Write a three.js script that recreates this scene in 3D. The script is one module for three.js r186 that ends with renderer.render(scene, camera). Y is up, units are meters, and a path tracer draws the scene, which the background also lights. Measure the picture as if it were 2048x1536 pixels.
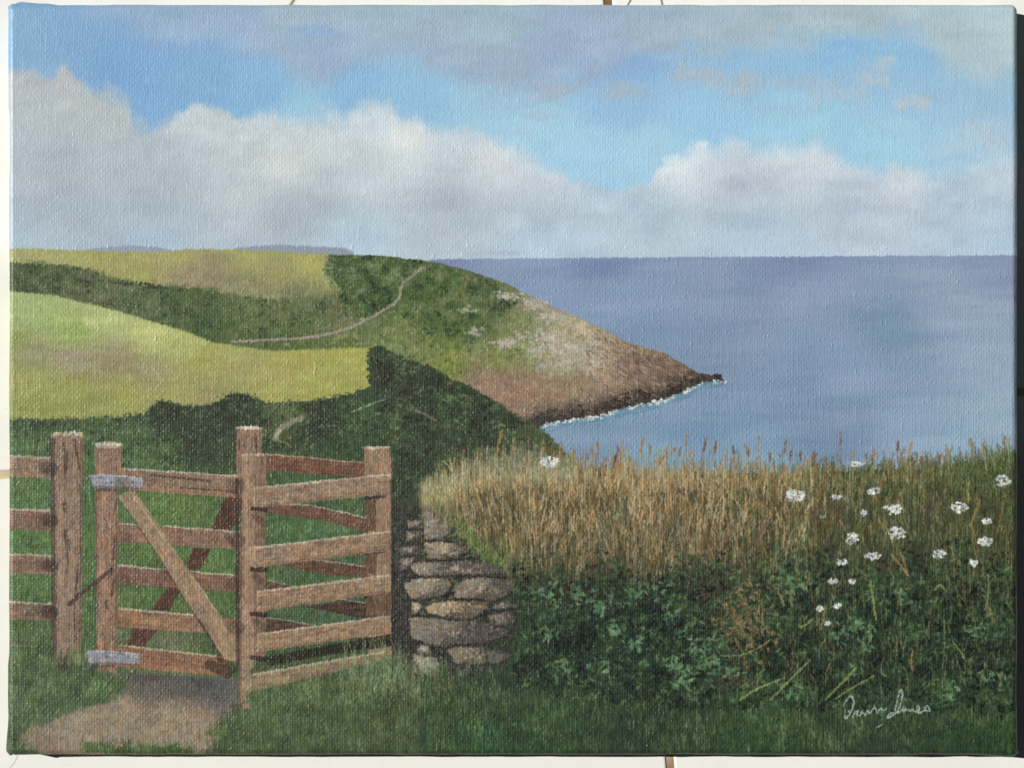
import * as THREE from 'three';

// ---------------------------------------------------------------- camera, light, exposure
const K = 0.000201;                       // metres per photograph pixel on the face of the canvas
const THICK = 0.018;                      // canvas on its stretcher, lying flat on a white tiled floor
const VIEW = 1.0;                         // camera height above the canvas face
const X = (px) => (px - 1024) * K, Z = (py) => (py - 768) * K;   // photograph pixel -> metres on the canvas face
const FS = (VIEW + THICK) / VIEW;         // the floor lies a little farther away
const FX = (px) => X(px) * FS, FZ = (py) => Z(py) * FS;

const scene = new THREE.Scene();
const camera = new THREE.PerspectiveCamera(2 * Math.atan(768 * K / VIEW) * 180 / Math.PI, 4 / 3, 0.05, 20);
camera.position.set(0, THICK + VIEW, 0);
camera.up.set(0, 0, -1);
camera.lookAt(0, 0, 0);

const renderer = new THREE.WebGLRenderer({ antialias: true });
renderer.setSize(1024, 768);
renderer.toneMapping = THREE.LinearToneMapping;
renderer.toneMappingExposure = 1.16;
renderer.shadowMap.enabled = true;

scene.background = new THREE.Color(0.20, 0.22, 0.25);
scene.backgroundIntensity = 0.1;
scene.environmentIntensity = 0.1;
const sun = new THREE.DirectionalLight(0xfffdf8, 4.2);
sun.position.set(-1.0, 1.02, -0.21).multiplyScalar(2);
sun.castShadow = true;
sun.shadow.mapSize.set(2048, 2048);
Object.assign(sun.shadow.camera, { left: -1, right: 1, top: 1, bottom: -1, near: 0.1, far: 6 });
scene.add(sun, sun.target);

// ---------------------------------------------------------------- small tools
function mulberry(a) { return () => { a = (a + 0x6d2b79f5) | 0; let t = Math.imul(a ^ (a >>> 15), 1 | a); t = (t + Math.imul(t ^ (t >>> 7), 61 | t)) ^ t; return ((t ^ (t >>> 14)) >>> 0) / 4294967296; }; }
let rnd = mulberry(7);
const rr = (a, b) => a + (b - a) * rnd();
const gauss = () => (rnd() + rnd() + rnd() + rnd() - 2) * 0.87;
const clamp = (x, a = 0, b = 1) => x < a ? a : x > b ? b : x;
const sstep = (a, b, x) => { const t = clamp((x - a) / (b - a)); return t * t * (3 - 2 * t); };
function hash(ix, iy) { let h = Math.imul(ix, 374761393) + Math.imul(iy, 668265263) | 0; h = Math.imul(h ^ (h >>> 13), 1274126177); return ((h ^ (h >>> 16)) >>> 0) / 4294967296; }
function vn(x, y) {
  const ix = Math.floor(x), iy = Math.floor(y), fx = x - ix, fy = y - iy, u = fx * fx * (3 - 2 * fx), v = fy * fy * (3 - 2 * fy);
  const a = hash(ix, iy), b = hash(ix + 1, iy), c = hash(ix, iy + 1), d = hash(ix + 1, iy + 1);
  return a + (b - a) * u + (c - a) * v + (a - b - c + d) * u * v;
}
const fbm = (x, y, o = 4) => { let s = 0, a = 0.5, n = 0; for (let i = 0; i < o; i++) { s += a * vn(x, y); n += a; a *= 0.5; x = x * 2.03 + 17.1; y = y * 2.03 + 5.3; } return s / n - 0.5; };

// ---------------------------------------------------------------- the picture, painted in oils on the canvas: pigment colours only
const PX0 = 14, PY0 = 8, TW = 2022, TH = 1503;       // painted surface in photograph pixels
const buf = new Float32Array(TW * TH * 3);

// smooth mixing of the pigments laid at a few places
function pigments(pts, power = 1.6) {
  const S = 16, gw = Math.ceil(TW / S) + 2, gh = Math.ceil(TH / S) + 2, g = new Float32Array(gw * gh * 3).fill(-1);
  const node = (i, j) => {
    const o = (j * gw + i) * 3;
    if (g[o] < 0) {
      const x = PX0 + i * S, y = PY0 + j * S; let w = 0, r = 0, gg = 0, b = 0;
      for (const p of pts) { const dx = (x - p[0]) * 0.8, dy = y - p[1], k = 1 / Math.pow(dx * dx + dy * dy + 120, power); w += k; r += k * p[2]; gg += k * p[3]; b += k * p[4]; }
      g[o] = r / w; g[o + 1] = gg / w; g[o + 2] = b / w;
    }
    return o;
  };
  return (x, y, out) => {
    const fx = (x - PX0) / S, fy = (y - PY0) / S, i = Math.floor(fx), j = Math.floor(fy), u = fx - i, v = fy - j;
    const a = node(i, j), b = node(i + 1, j), c = node(i, j + 1), d = node(i + 1, j + 1);
    for (let k = 0; k < 3; k++) out[k] = (g[a + k] * (1 - u) + g[b + k] * u) * (1 - v) + (g[c + k] * (1 - u) + g[d + k] * u) * v;
  };
}
const line = (pts) => (x) => {
  if (x <= pts[0][0]) return pts[0][1];
  for (let i = 1; i < pts.length; i++) if (x <= pts[i][0]) { const [x0, y0] = pts[i - 1], [x1, y1] = pts[i]; return y0 + (y1 - y0) * (x - x0) / (x1 - x0); }
  return pts[pts.length - 1][1];
};
const C3 = [0, 0, 0];
function lay(x, y, a) {
  if (a <= 0) return;
  const o = ((y - PY0) * TW + (x - PX0)) * 3;
  buf[o] += (C3[0] - buf[o]) * a; buf[o + 1] += (C3[1] - buf[o + 1]) * a; buf[o + 2] += (C3[2] - buf[o + 2]) * a;
}
function area(x0, y0, x1, y1, f) {
  x0 = Math.max(PX0, Math.floor(x0)); y0 = Math.max(PY0, Math.floor(y0)); x1 = Math.min(PX0 + TW, Math.ceil(x1)); y1 = Math.min(PY0 + TH, Math.ceil(y1));
  for (let y = y0; y < y1; y++) for (let x = x0; x < x1; x++) f(x, y);
}
const tone = (d) => { C3[0] += d; C3[1] += d; C3[2] += d; };
// everything under a line (and above another), with a soft and ragged edge
function below(top, field, o = {}) {
  const { x0 = PX0, x1 = PX0 + TW, y0 = PY0, y1 = PY0 + TH, bottom, soft = 3, rough = 3, scale = 12, sb = soft, mottle = 6, ms = 14, stretch = 1, alpha = 1, ex = 0 } = o;
  area(x0, y0, x1, y1, (x, y) => {
    const n = fbm(x / scale, y / scale + 40, 3) * 2 * rough, t = top(x);
    let a = sstep(-soft, soft, y - t + n) * alpha;
    if (bottom) a *= sstep(-sb, sb, bottom(x) - y + n);
    if (ex) a *= sstep(0, ex, x - x0) * sstep(0, ex, x1 - x);
    if (a <= 0.003) return;
    field(x, y, C3);
    tone(fbm(x / (ms * stretch), y / ms, 4) * 2 * mottle);
    lay(x, y, a);
  });
}
function puff(cx, cy, rx, ry, r, g, b, a = 1, soft = 0.7, rough = 0.5, scale = 22) {
  area(cx - rx * 1.5, cy - ry * 1.5, cx + rx * 1.5, cy + ry * 1.5, (x, y) => {
    const d = Math.hypot((x - cx) / rx, (y - cy) / ry) + fbm(x / scale + cx, y / scale, 4) * 2 * rough;
    const k = a * (1 - sstep(1 - soft, 1, d));
    if (k <= 0.003) return;
    C3[0] = r; C3[1] = g; C3[2] = b; tone(fbm(x / 11, y / 11, 3) * 8); lay(x, y, k);
  });
}

// --- sky
const blue = pigments([[20, 20, 128, 172, 212], [150, 60, 125, 168, 216], [60, 110, 132, 175, 218], [250, 130, 122, 166, 222], [400, 170, 128, 174, 224], [520, 190, 135, 182, 228], [600, 230, 160, 206, 234], [700, 170, 140, 186, 230], [850, 200, 150, 196, 232], [950, 230, 165, 206, 234], [1050, 280, 172, 212, 236], [1150, 300, 172, 212, 238], [1250, 130, 140, 178, 228], [1250, 200, 152, 194, 234], [1400, 230, 160, 204, 238], [1500, 115, 150, 192, 232], [1700, 100, 142, 190, 234], [1850, 110, 146, 192, 234], [1600, 250, 168, 212, 238], [1800, 280, 170, 212, 236], [1850, 200, 160, 198, 230], [1980, 200, 160, 198, 226], [1300, 300, 174, 214, 236], [1950, 280, 176, 208, 228]]);
area(PX0, PY0, PX0 + TW, 540, (x, y) => { blue(x, y, C3); for (let k = 0; k < 3; k++) C3[k] += ([168, 196, 222][k] - C3[k]) * 0.2; C3[0] *= 1.02; C3[2] *= 0.98; tone(fbm(x / 60, y / 22, 4) * 9); lay(x, y, 1); });
const highCloud = pigments([[300, 30, 158, 180, 212], [450, 60, 162, 180, 212], [600, 30, 172, 188, 206], [650, 110, 164, 182, 212], [620, 140, 168, 184, 212], [800, 40, 172, 190, 208], [850, 90, 170, 184, 210], [950, 150, 168, 182, 208], [1000, 60, 172, 190, 208], [1100, 100, 166, 182, 212], [1200, 90, 168, 182, 210], [1300, 60, 172, 186, 206], [1500, 60, 176, 190, 206], [1700, 40, 182, 194, 206], [1900, 80, 186, 200, 212], [2000, 60, 190, 206, 216], [1950, 130, 184, 200, 214]]);
const highEdge = line([[15, -60], [120, -20], [180, 24], [250, 56], [330, 84], [430, 92], [480, 112], [540, 112], [580, 136], [620, 158], [660, 162], [688, 150], [704, 118], [760, 122], [820, 125], [900, 150], [950, 182], [1020, 200], [1080, 196], [1130, 170], [1200, 148], [1250, 118], [1330, 102], [1420, 98], [1500, 92], [1600, 92], [1660, 80], [1740, 64], [1800, 66], [1850, 90], [1880, 128], [1920, 142], [1975, 152], [2040, 158]]);
area(PX0, PY0, PX0 + TW, 260, (x, y) => {
  const n = fbm(x / 46, y / 30, 5) * 62, a = sstep(-40, 34, highEdge(x) - 6 - y + n);
  if (a > 0.003) { highCloud(x, y, C3); C3[1] += 1; C3[2] -= 2; tone(fbm(x / 70 + 9, y / 24, 5) * 22); lay(x, y, a * 0.95); }
});
puff(620, 62, 60, 18, 148, 180, 218, 0.6, 0.9, 0.5, 30);
puff(330, 100, 120, 26, 140, 174, 220, 0.35, 0.9, 0.6, 30);
for (const p of [[1110, 185, 85, 26, 174, 184, 200, 0.7], [1060, 232, 70, 10, 180, 192, 206, 0.55], [1040, 265, 50, 10, 186, 198, 210, 0.5], [1250, 182, 62, 26, 176, 186, 200, 0.7], [1385, 148, 66, 26, 181, 191, 202, 0.75], [1480, 166, 88, 30, 183, 193, 203, 0.75], [1440, 158, 120, 24, 178, 192, 208, 0.5], [1580, 164, 56, 20, 180, 192, 206, 0.6], [1735, 150, 76, 50, 192, 201, 212, 0.85], [1700, 190, 90, 28, 188, 198, 211, 0.65], [1782, 116, 22, 14, 202, 206, 212, 0.85], [1762, 128, 26, 16, 200, 205, 212, 0.6], [1826, 206, 52, 18, 198, 204, 212, 0.7], [1640, 172, 56, 26, 182, 196, 212, 0.5], [1950, 252, 34, 12, 192, 198, 208, 0.5], [1990, 275, 70, 44, 188, 202, 214, 0.7], [1560, 215, 140, 20, 172, 197, 224, 0.4], [1180, 120, 90, 20, 158, 182, 222, 0.5], [1900, 300, 80, 20, 188, 206, 220, 0.5]]) puff(...p, 0.9, 0.8, 24);
const bank = pigments([[60, 160, 188, 194, 200], [110, 150, 194, 198, 203], [200, 220, 192, 197, 200], [100, 300, 179, 187, 193], [250, 330, 185, 191, 196], [400, 230, 197, 205, 210], [500, 250, 199, 207, 212], [300, 420, 176, 186, 193], [150, 420, 174, 185, 193], [500, 340, 200, 206, 208], [560, 330, 214, 215, 212], [600, 420, 176, 186, 193], [740, 225, 205, 216, 224], [820, 275, 227, 229, 226], [700, 310, 205, 210, 214], [900, 290, 200, 208, 214], [900, 420, 180, 190, 197], [1000, 310, 217, 219, 220], [1100, 350, 200, 208, 216], [1100, 430, 185, 197, 208], [1200, 380, 190, 204, 216], [1300, 420, 186, 200, 212], [1350, 325, 227, 231, 232], [1400, 290, 224, 231, 232], [1420, 340, 205, 213, 220], [1470, 375, 186, 195, 205], [1600, 300, 212, 219, 224], [1650, 330, 209, 216, 222], [1800, 350, 210, 215, 220], [1700, 400, 188, 200, 212], [1900, 400, 184, 198, 211], [2000, 340, 200, 212, 222], [2000, 450, 188, 204, 218], [1500, 450, 184, 198, 210], [20, 480, 176, 190, 202], [300, 490, 178, 194, 208], [700, 490, 186, 204, 216], [1100, 495, 188, 206, 220], [1500, 495, 186, 204, 220], [2000, 495, 184, 202, 220]]);
const bankEdge = line([[15, 134], [60, 132], [100, 146], [130, 136], [170, 170], [215, 184], [255, 198], [266, 236], [300, 256], [330, 238], [360, 220], [410, 211], [450, 221], [480, 238], [520, 228], [545, 226], [565, 240], [600, 244], [640, 232], [655, 226], [690, 238], [712, 210], [745, 204], [775, 210], [800, 232], [850, 246], [880, 260], [920, 256], [960, 258], [985, 268], [1000, 288], [1040, 303], [1080, 328], [1130, 352], [1180, 366], [1220, 376], [1280, 370], [1318, 340], [1345, 312], [1380, 298], [1400, 278], [1430, 288], [1470, 282], [1500, 288], [1540, 292], [1590, 298], [1625, 282], [1650, 298], [1680, 322], [1720, 338], [1750, 342], [1785, 328], [1830, 342], [1870, 350], [1920, 345], [1960, 325], [1990, 308], [2040, 298]]);
area(PX0, 90, PX0 + TW, 540, (x, y) => {
  const n = fbm(x / 26, y / 26, 5) * 40, sharp = 9 + 24 * clamp(vn(x / 130, 3.3) * 1.6 - 0.3), a = sstep(-sharp, sharp, y - bankEdge(x) + n - 3);
  if (a > 0.003) { bank(x, y, C3); const d = y - bankEdge(x); tone(fbm(x / 60, y / 34, 5) * 20 + fbm(x / 20 + 7, y / 16, 4) * 16 * Math.exp(-d / 90)); C3[0] += 3; lay(x, y, a); }
});
rnd = mulberry(11);
for (let i = 0; i < 130; i++) {                        // broken lights along the billows
  const x = rr(330, 1960), y = bankEdge(x) + rr(4, 70), on = (x > 1080 && x < 1310) ? 0.2 : 1;
  puff(x, y, rr(14, 42), rr(7, 18), 218, 224, 228, rr(0.08, 0.34) * on, 0.95, 0.7, 16);
}
for (let i = 0; i < 60; i++) puff(rr(20, 2020), rr(330, 480), rr(50, 140), rr(8, 20), 172, 184, 194, rr(0.06, 0.2), 0.95, 0.6, 30);
for (let i = 0; i < 26; i++) puff(rr(20, 330), rr(190, 430), rr(40, 90), rr(12, 30), 172, 181, 188, rr(0.1, 0.3), 0.95, 0.6, 26);
puff(820, 275, 34, 14, 232, 233, 228, 0.7, 0.9, 0.7, 12); puff(745, 222, 34, 14, 212, 222, 228, 0.5, 0.9, 0.7, 12); puff(1350, 318, 40, 14, 228, 233, 234, 0.7, 0.9, 0.7, 12); puff(1402, 288, 14, 10, 230, 236, 238, 0.8, 0.8, 0.6, 9); puff(560, 335, 66, 20, 216, 217, 213, 0.6, 0.95, 0.7, 20); puff(1010, 306, 46, 14, 222, 223, 222, 0.6, 0.9, 0.7, 14); puff(1800, 352, 60, 14, 216, 218, 219, 0.5, 0.9, 0.7, 14); puff(1470, 372, 34, 16, 180, 188, 198, 0.6, 0.9, 0.6, 16);

for (let i = 0, o = 0; i < TW * 540; i++, o += 3) { const low = sstep(150, 320, i / TW); buf[o] *= 0.975; buf[o + 1] *= 1.004 + 0.012 * low; buf[o + 2] *= 1.01 + 0.03 * low; }

// --- far hills and sea
const flat = (r, g, b) => (x, y, o) => { o[0] = r; o[1] = g; o[2] = b; };
below(line([[170, 500], [200, 495], [256, 490], [308, 493], [350, 500]]), flat(150, 162, 180), { x0: 170, x1: 350, y1: 520, soft: 2, rough: 1, mottle: 4 });
below(line([[460, 499], [480, 494], [547, 489], [600, 491], [690, 495], [708, 505], [712, 520]]), flat(146, 158, 174), { x0: 460, x1: 712, y1: 525, soft: 2, rough: 1, mottle: 5 });
puff(1000, 505, 66, 7, 176, 188, 212, 0.7, 0.7, 0.3, 20);
const sea = pigments([[900, 522, 128, 142, 182], [1200, 522, 128, 144, 184], [1600, 520, 130, 145, 184], [2000, 518, 138, 152, 188], [1000, 545, 138, 155, 190], [1100, 580, 142, 160, 196], [1250, 600, 142, 162, 198], [1400, 580, 142, 158, 192], [1600, 600, 148, 162, 196], [1900, 600, 154, 168, 198], [1300, 660, 132, 152, 188], [1500, 640, 138, 154, 188], [1780, 660, 128, 152, 182], [1600, 690, 134, 156, 190], [1990, 700, 156, 174, 202], [1450, 730, 132, 150, 184], [1700, 740, 144, 164, 198], [1500, 780, 132, 154, 190], [1350, 830, 132, 154, 188], [1200, 850, 128, 154, 184], [1150, 870, 132, 154, 186], [1250, 880, 134, 156, 188], [1600, 800, 130, 152, 188], [1700, 840, 130, 150, 184], [1650, 870, 126, 148, 180], [1400, 870, 124, 150, 186], [1500, 920, 134, 164, 194], [1800, 880, 146, 168, 198], [2000, 850, 154, 176, 202], [1950, 900, 144, 172, 200], [1300, 910, 130, 166, 194]]);
const horizon = line([[860, 518], [1250, 514.5], [2040, 510]]);
area(860, 500, PX0 + TW, 970, (x, y) => {
  const a = sstep(-1.4, 1.4, y - horizon(x) + fbm(x / 18, 2.2, 2) * 2);
  if (a > 0) { sea(x, y, C3); C3[0] -= 1; C3[1] += 1; C3[2] -= 4; const s = fbm(x / 170, y / 26 + x / 900, 4) * 22 + fbm(x / 60, y / 9, 3) * 7; C3[0] += s; C3[1] += s * 0.9; C3[2] += s * 0.7; lay(x, y, a); }
});

// --- headland
const headTop = line([[600, 507], [661, 509], [750, 510], [839, 519], [880, 526], [942, 542], [1010, 566], [1078, 600], [1147, 631], [1215, 662], [1249, 682], [1289, 694], [1336, 709], [1370, 730], [1398, 746], [1425, 751], [1432, 747], [1441, 748], [1447, 760]]);
const headBottom = line([[600, 900], [1040, 900], [1080, 852], [1096, 846], [1147, 838], [1198, 832], [1249, 815], [1328, 799], [1367, 783], [1406, 764], [1447, 761]]);
const head = pigments([[670, 530, 70, 92, 56], [720, 560, 72, 96, 54], [760, 600, 80, 105, 60], [700, 640, 102, 118, 78], [640, 650, 98, 114, 70], [850, 540, 88, 104, 64], [820, 600, 80, 104, 56], [900, 600, 78, 102, 54], [950, 580, 80, 104, 56], [1000, 600, 98, 112, 68], [880, 660, 90, 112, 58], [960, 650, 86, 108, 56], [800, 680, 114, 126, 78], [850, 700, 122, 130, 76], [900, 720, 128, 142, 62], [1000, 720, 128, 144, 62], [1050, 700, 128, 140, 74], [1040, 650, 122, 138, 68], [1080, 610, 146, 140, 118], [1110, 650, 152, 152, 110], [1100, 680, 162, 158, 126], [1120, 720, 165, 162, 118], [1150, 690, 168, 160, 124], [1180, 660, 172, 157, 112], [1200, 720, 176, 158, 128], [1250, 700, 162, 134, 106], [1300, 710, 146, 120, 98], [1350, 730, 125, 102, 84], [1400, 755, 85, 75, 66], [1000, 770, 162, 124, 100], [1050, 780, 160, 122, 94], [1100, 790, 162, 132, 98], [980, 755, 160, 130, 104], [1040, 815, 150, 118, 92], [1150, 780, 162, 140, 102], [1200, 770, 165, 140, 110], [1220, 808, 92, 76, 66], [1290, 765, 136, 108, 88], [1300, 792, 76, 66, 58], [1150, 822, 92, 78, 68], [1090, 836, 84, 72, 64], [1080, 846, 60, 56, 54], [1350, 778, 62, 56, 52], [1250, 740, 152, 120, 98]]);
area(600, 495, 1460, 905, (x, y) => {
  const n = fbm(x / 9, y / 9, 3) * 5, a = sstep(-1.5, 1.5, y - headTop(x) + n * 0.6) * sstep(-2, 2, headBottom(x) - y + n);
  if (a > 0 && x < 1449) { head(x, y, C3); const t = fbm(x / 10, y / 10, 4) * 30; C3[0] += t; C3[1] += t; C3[2] += t * 0.8; lay(x, y, a); }
});

// --- fields
const farField = pigments([[40, 510, 176, 170, 98], [200, 515, 173, 167, 92], [350, 515, 175, 168, 92], [370, 550, 160, 142, 100], [420, 555, 155, 140, 100], [500, 520, 177, 170, 94], [620, 530, 183, 174, 92], [560, 545, 166, 156, 90], [660, 560, 178, 170, 88], [550, 575, 150, 145, 95], [480, 560, 150, 142, 95], [260, 545, 171, 165, 88], [600, 590, 126, 128, 85], [650, 580, 142, 140, 82]]);
const fieldEast = (y) => 655 + 14 * fbm(y / 12, 1, 3) + (y > 545 ? (y - 545) * 0.8 : 0);
const farTop = line([[15, 497], [68, 497], [191, 501], [308, 504], [376, 498], [478, 499], [649, 508], [720, 511]]);
area(PX0, 480, 740, 640, (x, y) => {
  const a = sstep(-2, 2, y - farTop(x) + fbm(x / 10, y / 10, 2) * 3) * sstep(-3, 3, fieldEast(y) - x);
  if (a > 0) { farField(x, y, C3); C3[0] *= 0.955; C3[1] *= 0.99; C3[2] *= 1.07; tone(fbm(x / 30, y / 8, 4) * 16); lay(x, y, a); }
});
const slope = pigments([[40, 550, 76, 92, 58], [120, 560, 84, 98, 62], [200, 575, 106, 110, 76], [260, 590, 98, 108, 70], [340, 600, 82, 100, 60], [420, 610, 86, 106, 62], [500, 610, 108, 118, 80], [600, 610, 110, 118, 82], [680, 610, 106, 115, 78], [400, 650, 72, 94, 54], [480, 640, 85, 104, 56], [520, 650, 95, 108, 70], [600, 650, 95, 112, 64], [560, 672, 80, 102, 54], [680, 650, 112, 120, 82], [700, 680, 96, 116, 62], [560, 690, 90, 110, 58]]);
below(line([[15, 527], [68, 526], [137, 532], [205, 546], [273, 565], [321, 570], [410, 577], [478, 592], [560, 598], [640, 590], [720, 575]]), slope, { x1: 720, y0: 510, y1: 720, soft: 6, rough: 9, scale: 9, mottle: 16, ms: 8, sb: 2, ex: 0 });
const fieldTop = line([[15, 582], [103, 589], [171, 606], [239, 623], [308, 644], [376, 664], [427, 685], [478, 692], [547, 701], [620, 698], [700, 695], [760, 693]]);
const fieldBottom = line([[15, 838], [171, 837], [239, 832], [290, 828], [301, 816], [318, 806], [340, 806], [359, 814], [410, 812], [448, 800], [461, 790], [496, 794], [533, 806], [615, 803], [702, 789], [750, 774], [770, 770]]);
const field = pigments([[30, 620, 172, 184, 108], [100, 640, 166, 183, 100], [200, 640, 190, 196, 116], [300, 665, 198, 198, 110], [380, 690, 186, 184, 96], [150, 670, 160, 176, 84], [40, 680, 152, 160, 78], [60, 700, 160, 150, 106], [150, 715, 168, 150, 114], [230, 720, 159, 143, 100], [300, 745, 158, 150, 98], [60, 760, 165, 161, 82], [150, 780, 161, 157, 70], [250, 790, 165, 160, 72], [400, 720, 171, 166, 78], [400, 750, 169, 159, 86], [500, 740, 173, 163, 88], [600, 740, 177, 168, 78], [700, 730, 179, 172, 80], [720, 760, 172, 164, 76], [60, 810, 156, 156, 72], [200, 815, 155, 153, 76], [350, 790, 168, 160, 84], [420, 795, 166, 153, 90], [560, 790, 173, 167, 82], [650, 780, 175, 170, 76]]);
area(PX0, 570, 775, 850, (x, y) => {
  const a = sstep(-3, 3, y - fieldTop(x) + fbm(x / 9, y / 9, 2) * 3) * sstep(-2, 4, fieldBottom(x) + 6 - y) * sstep(-4, 4, 748 - x + fbm(y / 9, 4, 2) * 10);
  if (a > 0) { field(x, y, C3); C3[0] *= 0.945; C3[1] *= 0.99; C3[2] *= 1.07; tone(fbm(x / 46 + y / 60, y / 9, 4) * 20 + fbm(x / 9, y / 4, 3) * 12); lay(x, y, a); }
});
for (const p of [[150, 712, 70, 12, 172, 152, 122, 0.4], [230, 726, 60, 10, 156, 138, 104, 0.4], [310, 742, 40, 16, 168, 164, 122, 0.4], [560, 750, 50, 20, 180, 162, 96, 0.4], [650, 755, 40, 14, 184, 160, 96, 0.4], [205, 640, 120, 10, 204, 208, 130, 0.4], [310, 662, 90, 10, 210, 206, 122, 0.4], [420, 790, 40, 10, 170, 152, 100, 0.5]]) puff(...p, 0.95, 0.7, 26);

// --- scrub, grass and earth in the foreground
const scrub = pigments([[60, 850, 50, 82, 50], [200, 850, 60, 96, 54], [330, 825, 40, 62, 44], [470, 805, 44, 66, 46], [500, 830, 46, 72, 46], [400, 870, 44, 66, 46], [640, 850, 40, 60, 44], [570, 830, 78, 102, 60], [720, 840, 46, 78, 48], [760, 740, 46, 64, 46], [850, 770, 40, 62, 44], [900, 800, 40, 66, 44], [950, 830, 46, 70, 46], [800, 830, 50, 76, 48], [1000, 850, 46, 66, 44], [850, 900, 48, 74, 50], [820, 950, 44, 64, 46], [700, 900, 46, 74, 46], [1050, 880, 58, 80, 52], [1100, 900, 66, 88, 56], [60, 890, 70, 112, 62], [60, 980, 72, 112, 62], [60, 1080, 74, 120, 60], [60, 1180, 70, 112, 56], [60, 1260, 66, 98, 52], [180, 950, 62, 104, 54], [180, 1100, 66, 108, 56], [180, 1250, 66, 104, 56], [300, 900, 60, 100, 54], [420, 910, 48, 72, 50], [350, 1020, 84, 124, 58], [300, 1110, 70, 112, 54], [440, 1120, 76, 116, 58], [300, 1190, 70, 108, 54], [430, 1200, 70, 104, 56], [300, 1280, 80, 100, 66], [340, 1290, 98, 110, 76], [420, 1290, 72, 100, 54], [600, 970, 58, 98, 58], [600, 1060, 62, 104, 60], [650, 1130, 64, 104, 62], [650, 1190, 62, 100, 62], [680, 1060, 70, 108, 64], [640, 1240, 58, 96, 64], [600, 1310, 50, 72, 46], [40, 1330, 62, 94, 56], [100, 1380, 58, 90, 54], [180, 1390, 58, 92, 54], [60, 1440, 60, 90, 56], [560, 1420, 62, 94, 54], [700, 1380, 60, 88, 52], [800, 1420, 60, 86, 52], [900, 1440, 56, 80, 50], [1000, 1420, 50, 70, 48], [600, 1490, 58, 88, 54], [1000, 1490, 48, 74, 48], [1400, 1480, 48, 72, 46], [1700, 1490, 54, 78, 50], [2000, 1480, 48, 72, 48], [810, 1050, 56, 66, 54], [810, 1150, 60, 60, 56], [810, 1250, 58, 58, 54], [1200, 1420, 46, 62, 44]]);
const scrubTop = line([[15, 838], [171, 837], [239, 832], [290, 828], [301, 812], [318, 802], [340, 804], [359, 813], [410, 811], [448, 798], [461, 786], [496, 791], [533, 805], [615, 802], [702, 788], [742, 774], [743, 700], [764, 697], [812, 716], [860, 733], [894, 754], [942, 774], [976, 795], [1010, 815], [1044, 839], [1078, 853], [1096, 870], [1133, 908], [1147, 918], [1170, 950], [2040, 950]]);
below(scrubTop, scrub, { y0: 680, soft: 2.5, rough: 5, scale: 7, mottle: 14, ms: 9 });
const turf = pigments([[870, 980, 108, 118, 76], [900, 1000, 128, 124, 72], [950, 960, 124, 118, 76], [1000, 940, 98, 110, 70], [1050, 1000, 116, 108, 66], [1150, 960, 120, 108, 66], [1250, 980, 122, 108, 66], [1000, 1050, 118, 106, 62], [1100, 1060, 102, 96, 62], [1200, 1060, 102, 94, 64], [1300, 1000, 116, 100, 66], [1300, 1080, 96, 86, 64], [1400, 1000, 110, 96, 64], [1450, 1080, 98, 82, 62], [1500, 960, 92, 97, 58], [1600, 970, 90, 95, 56], [1600, 1050, 90, 84, 58], [1700, 960, 92, 103, 56], [1800, 950, 92, 105, 56], [1950, 930, 90, 111, 58], [2010, 930, 64, 94, 50], [1750, 1020, 80, 86, 56], [1900, 1020, 76, 84, 54], [2000, 1050, 70, 80, 52], [1000, 1130, 80, 90, 56], [1100, 1150, 70, 78, 54], [1200, 1160, 58, 66, 52], [1400, 1130, 64, 64, 52], [1600, 1120, 64, 70, 52], [1800, 1100, 60, 70, 50], [1950, 1150, 54, 66, 48], [950, 1090, 94, 122, 64], [1000, 1120, 84, 112, 60], [1050, 1200, 48, 64, 48], [1150, 1250, 42, 58, 46], [1300, 1200, 42, 60, 46], [1300, 1300, 38, 56, 44], [1450, 1300, 58, 64, 48], [1600, 1200, 44, 58, 44], [1600, 1320, 42, 58, 44], [1750, 1250, 46, 62, 44], [1900, 1250, 40, 56, 42], [2000, 1300, 42, 54, 44], [1100, 1330, 42, 58, 44], [1000, 1350, 52, 66, 48], [1250, 1400, 42, 58, 44], [1400, 1390, 46, 60, 46], [1700, 1400, 46, 66, 46], [1900, 1400, 44, 66, 46], [1100, 1430, 52, 76, 50], [1500, 1440, 52, 76, 48], [1000, 1490, 48, 76, 50], [1500, 1490, 48, 74, 46], [2000, 1490, 46, 72, 46]]);
const turfTop = line([[835, 1500], [838, 1006], [852, 992], [880, 976], [950, 958], [1050, 950], [1150, 950], [1300, 952], [1500, 950], [1700, 945], [1850, 936], [1990, 920], [2040, 908]]);
below(turfTop, turf, { x0: 836, y0: 880, soft: 4, rough: 7, scale: 6, mottle: 16, ms: 8, stretch: 0.35 });
const earth = pigments([[250, 1420, 152, 134, 108], [150, 1470, 150, 134, 110], [350, 1430, 156, 136, 106], [400, 1440, 157, 134, 108], [300, 1480, 148, 134, 108], [100, 1490, 138, 122, 102], [300, 1376, 100, 94, 84], [350, 1368, 90, 88, 84], [440, 1388, 86, 87, 87], [300, 1352, 80, 76, 72], [400, 1365, 76, 76, 76], [460, 1412, 114, 106, 98]]);
const earthWest = line([[1330, 236], [1365, 250], [1385, 246], [1402, 216], [1423, 140], [1443, 101], [1461, 51], [1490, 56], [1515, 64]]);
const earthEast = line([[1330, 500], [1418, 478], [1443, 434], [1478, 420], [1515, 408]]);
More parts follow.
